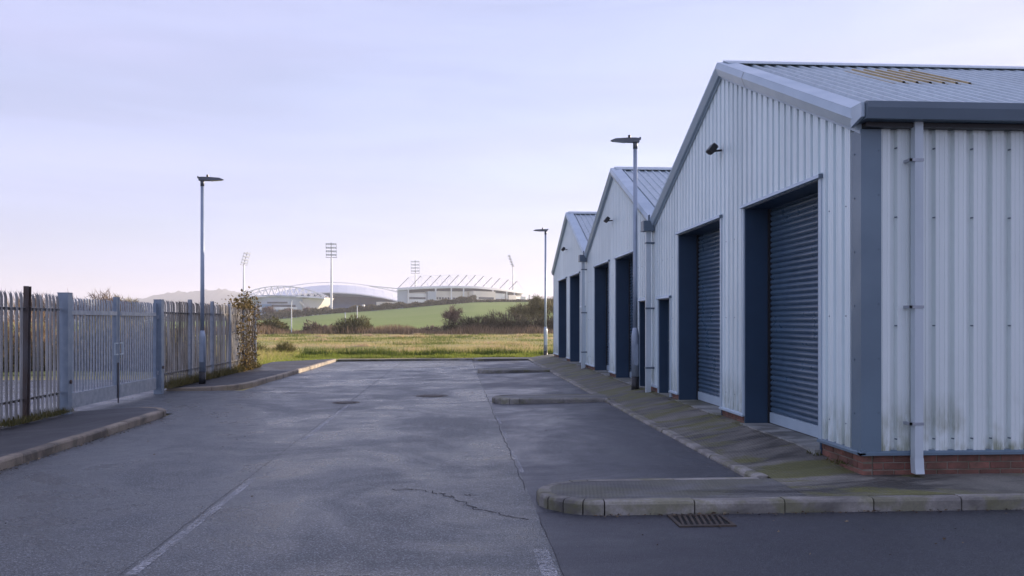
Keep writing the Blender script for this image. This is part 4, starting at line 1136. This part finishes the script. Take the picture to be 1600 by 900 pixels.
bare_tree('bare_tree', (-44.5, 120, 0.05), 5.2, 0.6, 'pale distant bare tree above the fence between gate and lamp post', 142, 'twig_olive', 3600, 0.04, tl=0.7)

# hedgerow along the crest of the green slope: reads as one dark band
r = np.random.default_rng(77); n = 60000
x = r.uniform(-110, 62, n); yy = 336 + r.normal(0, 3.5, n)
base = terrain(x, yy)
hh = 1.9 + 0.5 * np.sin(x * 0.31) * np.sin(x * 0.13 + 1) + 0.35 * np.sin(x * 1.1)
hh = hh * np.where(x > 8, 0.35, 1.0) * np.where(x < -45, 1.2, 1)
P = np.stack([x, yy, base + hh * r.uniform(0, 1, n) ** 0.8], 1)
g = r.normal(0, 0.5, (n, 3)) + np.array([0, 0, 0.9]); g /= np.linalg.norm(g, axis=1)[:, None]; s = np.cross(g, r.normal(size=(n, 3))); s /= np.linalg.norm(s, axis=1)[:, None]
L = r.uniform(0.3, 0.9, n)[:, None]; w = r.uniform(0.06, 0.15, n)[:, None]
V = np.stack([P - s * w, P + s * w, P + g * L], 1).reshape(-1, 3)
tag(link('hedgerow', fast_mesh('hedgerow', V, np.arange(3 * n).reshape(-1, 3), 'hedge', np.repeat(np.clip(r.normal(.5, .25, n), 0, 1), 3))), 'dark hedgerow along the crest of the green slope', 'hedgerow', kind='stuff')
ORD = ['first', 'second', 'third', 'fourth', 'fifth', 'sixth']
for k, (x, h) in enumerate(((-96, 7), (-90, 6), (-84, 7), (-79, 5.5), (-73.5, 6), (-67, 4.5))):
    bare_tree('crest_tree', (x, 342 + (k % 3) * 4, tz(x, 342)), h, 0.6, 'russet bare tree below the left stadium stand, %s from the fence end' % ORD[k], 200 + k, 'twig', 1500, 0.09, 'bare trees left of the slope', tl=1.1)
for k, (x, h, lab) in enumerate(((45, 4.5, 'small bare tree on the crest, directly right of the long stand'), (51, 5.0, 'small bare tree on the crest, between the long stand and the far lamp post'), (57, 4.5, 'small bare tree on the crest behind the far lamp post'), (-58, 3.6, 'small bare tree in front of the left stand\'s sloping end'))):
    bare_tree('crest_tree', (x, 342 + (k % 3) * 4, tz(x, 342)), h, 0.6, lab, 206 + k, 'twig', 1500, 0.08, 'bare trees on the crest', tl=1.0)

# thin poles in the field
def pole(x, y, h, label, arm=False):
    root = tag(empty('utility_pole', (x, y, tz(x, y))), label, 'pole', 'thin poles in the field')
    MB().tube([(0, 0, -0.3), (0, 0, h)], [0.07, 0.05], 8).build('shaft', 'dpipe', root)
    MB().box(-0.1, 0.1, -0.06, 0.06, h, h + 0.16).build('pole_cap', 'dpipe', root)
pole(-20.9, 111, 4.2, 'thin pale pole standing left of the green slope')
pole(-14.3, 112.5, 2.6, 'short thin pole at the left edge of the rounded shrub')
pole(-13.0, 114.5, 3.6, 'thin pole rising behind the rounded shrub')

# ------------------------------------------------------------------ stadium
MT['st_white'] = simple('stadium_white_steel', (0.84, 0.84, 0.84), (0.78, 0.78, 0.79), 0.5, nscale=0.1)
MT['st_wall'] = simple('stadium_render', (0.74, 0.69, 0.63), (0.66, 0.62, 0.57), 0.8, nscale=0.08)
MT['st_grey'] = simple('stadium_grey_panel', (0.50, 0.54, 0.60), (0.44, 0.48, 0.54), 0.6, nscale=0.1)
MT['st_blue'] = simple('stadium_blue_panel', (0.20, 0.34, 0.52), (0.16, 0.28, 0.44), 0.5, nscale=0.1)
MT['st_seat'] = simple('stadium_seating', (0.03, 0.085, 0.17), (0.02, 0.06, 0.12), 0.8, nscale=0.3)
MT['st_win'] = simple('stadium_window', (0.06, 0.075, 0.095), None, 0.2)
MT['st_dark'] = simple('stadium_dark_steel', (0.16, 0.17, 0.19), None, 0.6)
def cyc(X): return 540 + 60 * max(0.0, (X + 37) / 83) ** 1.6
def loft(name, secs, mat, parent, closed=True, smooth=False):
    """secs: list of rings of 3-D points"""
    k = len(secs[0]); vs = [p_ for s_ in secs for p_ in s_]; fs = []
    for i in range(len(secs) - 1):
        for j in range(k if closed else k - 1):
            fs.append((i * k + j, i * k + (j + 1) % k, (i + 1) * k + (j + 1) % k, (i + 1) * k + j))
    if closed: fs += [tuple(range(k))[::-1], tuple(range((len(secs) - 1) * k, len(secs) * k))]
    return link(name, mesh(name, vs, fs, mat, smooth), parent)
def curve_frame(X):
    e = 0.5; t = Vector((2 * e, cyc(X + e) - cyc(X - e), 0)).normalized(); return Vector((X, cyc(X), 0)), Vector((-t.y, t.x, 0))
# right (main) stand: curved facade with raking masts
st = tag(empty('stadium_stand', (0, 540, 10)), 'long white stadium stand with a row of raking masts, right of centre', 'stadium', 'stands of the distant stadium')
inv = (0, -540, -10)
def stl(o): o.location = inv; return o
def band(name, xs_, z0, z1, d0, d1, mat):
    secs = []
    for X in xs_:
        c_, nn = curve_frame(X)
        a, d = c_ + nn * d0, c_ + nn * d1
        q0 = z0(X) if callable(z0) else z0; q1 = z1(X) if callable(z1) else z1
        secs.append([(a.x, a.y, q0), (d.x, d.y, q0), (d.x, d.y, q1), (a.x, a.y, q1)])
    return stl(loft(name, secs, mat, st))
rim = lambda X: float(np.interp(X, [-37, -21, -5, 12, 30, 51], [21.6, 22.8, 23.6, 24.0, 23.0, 21.2]))
XSR = list(np.linspace(-36.4, 50.7, 26))
band('facade_wall', XSR, 4, lambda X: rim(X) - 2.6, 1.5, 24, 'st_wall')
band('roof', XSR, lambda X: rim(X) - 0.1, lambda X: rim(X) + 0.9, -2.0, 30, 'st_white')
band('roof_fascia', XSR, lambda X: rim(X) - 0.7, lambda X: rim(X) + 0.3, -2.6, -2.05, 'st_white')
band('open_clerestory', XSR, lambda X: rim(X) - 2.6, lambda X: rim(X) - 0.12, 5, 22, 'st_dark')
for a, c_, zb, zt2, d0, mat in ((-36.4, -30.6, 6, 21.0, -1.5, 'st_grey'), (-29.6, -18.8, 6, 19.2, -0.5, 'st_white'), (-18.6, -13.9, 6, 20.6, -3.0, 'st_grey'), (-13.6, 7.5, 6, 21.0, -0.6, 'st_wall'), (8.0, 22.7, 6, 21.4, -5.5, 'st_wall'), (24.5, 33.0, 8, 20.6, -1.2, 'st_white'), (33.4, 38.5, 8, 19.6, -4.0, 'st_wall'), (39.0, 49.5, 8, 19.0, -1.0, 'st_white')):
    band('facade_block', list(np.linspace(a, c_, 4)), zb, zt2, d0, 3, mat)
for a, c_, z0, z1, d0 in ((-29.2, -19.2, 15.6, 16.9, -0.62), (-29.2, -19.2, 11.6, 12.8, -0.62), (11.5, 21.5, 16.2, 17.6, -5.62), (26, 32, 15.6, 16.8, -1.32), (40, 48, 16, 17.2, -1.12)):
    band('window_strip', list(np.linspace(a, c_, 4)), z0, z1, d0, d0 + 0.5, 'st_win')
for k in range(11):
    a = -12.6 + 1.75 * k
    band('window', [a, a + 1.2], 15.6, 17.0, -0.72, -0.2, 'st_win')
for X in (-30.1, -13.7, -4, 3.8, 23.4, 33.2, 38.8, 50.2):
    c_, nn = curve_frame(X); p_ = c_ - nn * 2.2
    stl(MB().box(p_.x - 0.45, p_.x + 0.45, p_.y - 0.4, p_.y + 0.4, 6, rim(X) - 0.7).build('column', 'st_white', st))
tips = [(-29.8, 541.2, 29.4), (-22.2, 543.8, 30.6), (-15.8, 546.8, 30.8), (-9.8, 550.1, 31.4), (-3.9, 553.8, 31.7), (1.7, 557.7, 31.9), (7.5, 562.2, 32.2), (13.1, 566.7, 32.3), (18.7, 571.7, 31.9), (24.5, 577.1, 31.4), (30.4, 583.0, 31.3), (36.5, 589.4, 30.6), (43.2, 596.8, 30.1)]
for t in tips:
    T = Vector(t); X = t[0]
    Bp = Vector((X - 7.0, cyc(X - 7.0) + 6, rim(X - 7) + 0.6))
    T2 = T + Vector((0, 5, 0))
    stl(MB().bar(Bp, T2, 0.34).build('mast', 'st_dark', st))
    for dx in (-2.5, 1.5, 5.5):
        q = Vector((X + dx, cyc(X + dx) + 3, rim(X + dx) + 0.9)); stl(MB().bar(T2, q, 0.13).build('stay', 'st_white', st))
mb = MB()
for a, c_ in zip(tips[:-1], tips[1:]): mb.bar((a[0], a[1] + 5, a[2]), (c_[0], c_[1] + 5, c_[2]), 0.12)
stl(mb.build('tie_line', 'st_white', st))
# roof outrigger truss to the left
mb = MB(); mb.bar((-36, 545, 22.3), (-55.5, 560, 24.6), 0.5); mb.bar((-36, 545, 20.4), (-55.5, 560, 24.3), 0.3)
for k in range(6):
    t0, t1 = k / 6, (k + 0.5) / 6
    mb.bar((-36 - 19.5 * t0, 545 + 15 * t0, 22.3 + 2.3 * t0), (-36 - 19.5 * t1, 545 + 15 * t1, 20.4 + 3.9 * t1), 0.2)
stl(mb.build('outrigger_truss', 'st_white', st))

# far stand: bowl under a broad white arched roof
fs_ = tag(empty('stadium_stand', (-80, 640, 10)), 'far stadium stand with blue seating bowl under a shallow white arched roof', 'stadium', 'stands of the distant stadium')
def sf(o): o.location = (80, -640, -10); return o
XF = list(np.linspace(-136, -38, 30))
arch = lambda X: 20.5 + 10.3 * max(0.0, 1 - ((X + 93) / 58.0) ** 2)
low = lambda X: 14.0 + 8.6 * max(0.0, 1 - ((X + 92) / 58.0) ** 2)
def sect(fn): return [fn(X) for X in XF]
sf(loft('roof', sect(lambda X: [(X, 640, low(X) + 0.6), (X, 668, arch(X) - 1.2), (X, 668, arch(X) - 2.0), (X, 640, low(X) - 0.2)]), 'st_white', fs_))
sf(loft('seating_bowl', sect(lambda X: [(X, 622, 5), (X, 662, 18 + (low(X) - 16) * 0.4), (X, 663, 4), (X, 622, 4)]), 'st_seat', fs_))
sf(loft('back_wall', sect(lambda X: [(X, 664, 4), (X, 664, arch(X) - 2.2), (X, 665, arch(X) - 2.2), (X, 665, 4)]), 'st_blue', fs_))
mb = MB()
for a, c_ in zip(XF[:-1], XF[1:]): mb.bar((a, 650, arch(a)), (c_, 650, arch(c_)), 0.5)
sf(mb.build('arch_truss', 'st_white', fs_))
mb = MB()
for a in XF[::2]: mb.bar((a, 650, arch(a)), (a + 1.5, 641, low(a) + 0.6), 0.18)
sf(mb.build('hanger', 'st_white', fs_))['kind'] = 'stuff'
for X, mat in ((-100, 'st_grey'), (-66, 'st_white'), (-56, 'st_wall'), (-47, 'st_wall')):
    sf(MB().box(X, X + (1.2 if mat == 'st_white' else 8), 612, 620, 4, 13.5 if mat != 'st_wall' else 15.5).build('vomitory_block', mat, fs_))

# left stand: glazed lower facade, lattice roof, sloping end
ls = tag(empty('stadium_stand', (-112, 560, 6)), 'left stadium stand with lattice roof truss and banded blue glazing', 'stadium', 'stands of the distant stadium')
def sl(o): o.location = (112, -560, -6); return o
XL = list(np.linspace(-139, -99, 14))
yc = lambda X: 560 + 10 * ((X + 112) / 28.0) ** 2
top = lambda X: 16.2 + 1.6 * max(0, 1 - ((X + 118) / 24.0) ** 2)
def sb(name, z0, z1, d0, d1, mat, xs_=None):
    return sl(loft(name, [[(X, yc(X) + d0, z0(X) if callable(z0) else z0), (X, yc(X) + d1, z0(X) if callable(z0) else z0), (X, yc(X) + d1, z1(X) if callable(z1) else z1), (X, yc(X) + d0, z1(X) if callable(z1) else z1)] for X in (xs_ or XL)], mat, ls))
sb('facade_wall', 1, top, 0, 20, 'st_grey')
sb('roof_edge', lambda X: top(X) - 0.1, lambda X: top(X) + 0.8, -1.2, 21, 'st_grey')
sb('window_band', 11.0, 12.3, -0.3, 0.2, 'st_win', list(np.linspace(-133, -103, 8)))
sb('window_band', 7.6, 8.9, -0.3, 0.2, 'st_blue', list(np.linspace(-136, -103, 8)))
sb('window_band', 13.2, 14.2, -0.3, 0.2, 'st_win', list(np.linspace(-121, -108, 5)))
sb('facade_band', 9.2, 10.8, -0.8, -0.35, 'st_white', list(np.linspace(-138, -102, 9)))
sb('stair_tower', 1, 12.6, -2.2, 0, 'st_blue', list(np.linspace(-124, -118, 3)))
lat = lambda X: 17.2 + 7.2 * max(0.0, 1 - ((X + 112) / 29.0) ** 2)
latb = lambda X: 16.8 + 1.4 * max(0.0, 1 - ((X + 112) / 29.0) ** 2)
for yy in (561, 580):
    mb = MB(); XT = np.linspace(-140, -84.5, 15)
    for a, c_ in zip(XT[:-1], XT[1:]):
        mb.bar((a, yy, lat(a)), (c_, yy, lat(c_)), 0.55); mb.bar((a, yy, latb(a)), (c_, yy, latb(c_)), 0.5)
        mb.bar((a, yy, latb(a)), ((a + c_) / 2, yy, lat((a + c_) / 2)), 0.4); mb.bar(((a + c_) / 2, yy, lat((a + c_) / 2)), (c_, yy, latb(c_)), 0.4)
    sl(mb.build('roof_truss', 'st_white', ls))
sl(loft('roof', [[(X, 560, latb(X) - 0.8), (X, 590, latb(X) - 0.8), (X, 590, latb(X) - 0.2), (X, 560, latb(X) - 0.2)] for X in np.linspace(-139, -84.5, 12)], 'st_white', ls))
mb = MB(); mb.prism([(-101, 16.4), (-84.2, 17.2), (-87.2, 12.5), (-91.0, 8.0), (-94, 6.5), (-101, 6.5)], lambda x_, z, k: (x_ + 2 * k, (563, 588)[k], z)); sl(mb.build('raked_end_wall', 'st_wall', ls))
mb = MB(); mb.bar((-100.5, 561.5, 14.6), (-91.5, 561.5, 5.6), 1.2); mb.bar((-98, 561.5, 10.5), (-95.5, 561.5, 5.8), 0.7); sl(mb.build('stair_ramp', 'st_wall', ls))

# floodlight towers
def tower(x, y, zb, h, label, yaw, pw=6.6, ph=9.0, rows=4, lean=14):
    root = tag(empty('floodlight_tower', (x, y, zb), R(yaw)), label, 'floodlight', 'stadium floodlight towers')
    MB().tube([(0, 0, 0), (0, 0, h * 0.5), (0, 0, h - ph)], [0.85, 0.7, 0.5], 10).build('mast', 'st_white', root)
    hf = MB(); ln = math.tan(R(lean))
    z0 = h - ph
    pt = lambda a, t: (a, -ln * ph * t, z0 + ph * t)
    hf.bar(pt(0, 0), pt(0, 1.04), 0.4)
    for sg in (-1, 1): hf.bar(pt(sg * pw / 2, 0), pt(sg * pw / 2, 1.0), 0.14)
    hf.bar(pt(-pw / 2 - 0.3, 0), pt(pw / 2 + 0.3, 0), 0.5, 0.3)
    hf.build('head_frame', 'st_dark', root)
    lm = MB().prism([(-0.42, -0.40), (0.42, -0.40), (0.5, 0.4), (-0.5, 0.4)], lambda a, z, k: (a, (-0.45, 0.2)[k] - z * 0.25, z * (1.0 if k == 0 else 0.6)))
    lm = mesh('lamp', lm.v, lm.f, 'st_grey')
    for rr in range(rows):
        t = (rr + 0.75) / rows
        hb = MB().bar(pt(-pw / 2, t - 0.06), pt(pw / 2, t - 0.06), 0.2); hb.build('lamp_rail', 'st_dark', root)
        for k in range(6):
            q = pt(-pw / 2 + 0.55 + (pw - 1.1) * k / 5, t); link('lamp', lm, root, (q[0], q[1] - 0.3, q[2]))
tower(-155.0, 640, 2, 50, 'floodlight tower at the far left, its lamp head turned side on', 62, lean=20)
tower(-79.5, 556, 4, 47.6, 'tallest looking floodlight tower, left of centre in front of the far stand', 4)
tower(-35.5, 760, 6, 49, 'floodlight tower behind the long stand, its lamp head facing the camera', -6, pw=7.4, ph=11, lean=5)
tower(46.2, 690, 6, 48.8, 'floodlight tower at the far right, its thin lamp head leaning left', -82, lean=20)

# ------------------------------------------------------------------ litter on the tarmac
r = np.random.default_rng(5)
x = np.concatenate([r.uniform(-5, 3, 110), -5.13 + np.abs(r.normal(0, 0.06, 420)), r.uniform(0.9, 5.8, 60), r.uniform(1.2, 6.5, 220), r.uniform(-5.1, 0.5, 50)])
y = np.concatenate([r.uniform(6, 30, 110), r.uniform(6, 15.4, 420), r.uniform(6.0, 7.38, 60), 7.41 - np.abs(r.normal(0, 0.04, 220)), r.uniform(12, 24, 50)])
n = len(x)
a = r.uniform(0, 6.28, n); L = (r.uniform(0.005, 0.03, n) * r.uniform(0.4, 1, n))[:, None]
d = np.stack([np.cos(a), np.sin(a), np.zeros(n)], 1); e = np.stack([-np.sin(a), np.cos(a), np.zeros(n)], 1)
P = np.stack([x, y, np.full(n, 0.012) + np.where(x > 0.75, 0.02 * np.clip(x - 0.75, 0, 2.4) * (y > 7.5), 0)], 1)
up = np.array([0, 0, 1.0]) * r.uniform(0.003, 0.014, n)[:, None]
V = np.stack([P - d * L, P + e * L * .5 + up, P + d * L + up * .5, P - e * L * .5], 1).reshape(-1, 3)
tag(link('leaf_litter', fast_mesh('leaf_litter', V, np.arange(4 * n).reshape(-1, 4), 'litter', np.repeat(r.uniform(0, 1, n), 4))), 'scattered dead leaves and grit on the tarmac', 'leaves', kind='stuff')

# ------------------------------------------------------------------ haze
hz = MB().box(-3200, 3200, -60, 3700, -16, 125)
m = bpy.data.materials.new('haze_air'); m.use_nodes = True
nt = m.node_tree; nt.nodes.clear()
o_ = nt.nodes.new('ShaderNodeOutputMaterial'); pvn = nt.nodes.new('ShaderNodeVolumePrincipled')
pvn.inputs['Color'].default_value = (0.93, 0.94, 1.0, 1); pvn.inputs['Density'].default_value = 0.0003; pvn.inputs['Anisotropy'].default_value = 0.2
nt.links.new(pvn.outputs[0], o_.inputs['Volume'])
MT['haze'] = m
tag(hz.build('haze', 'haze'), kind='stuff')
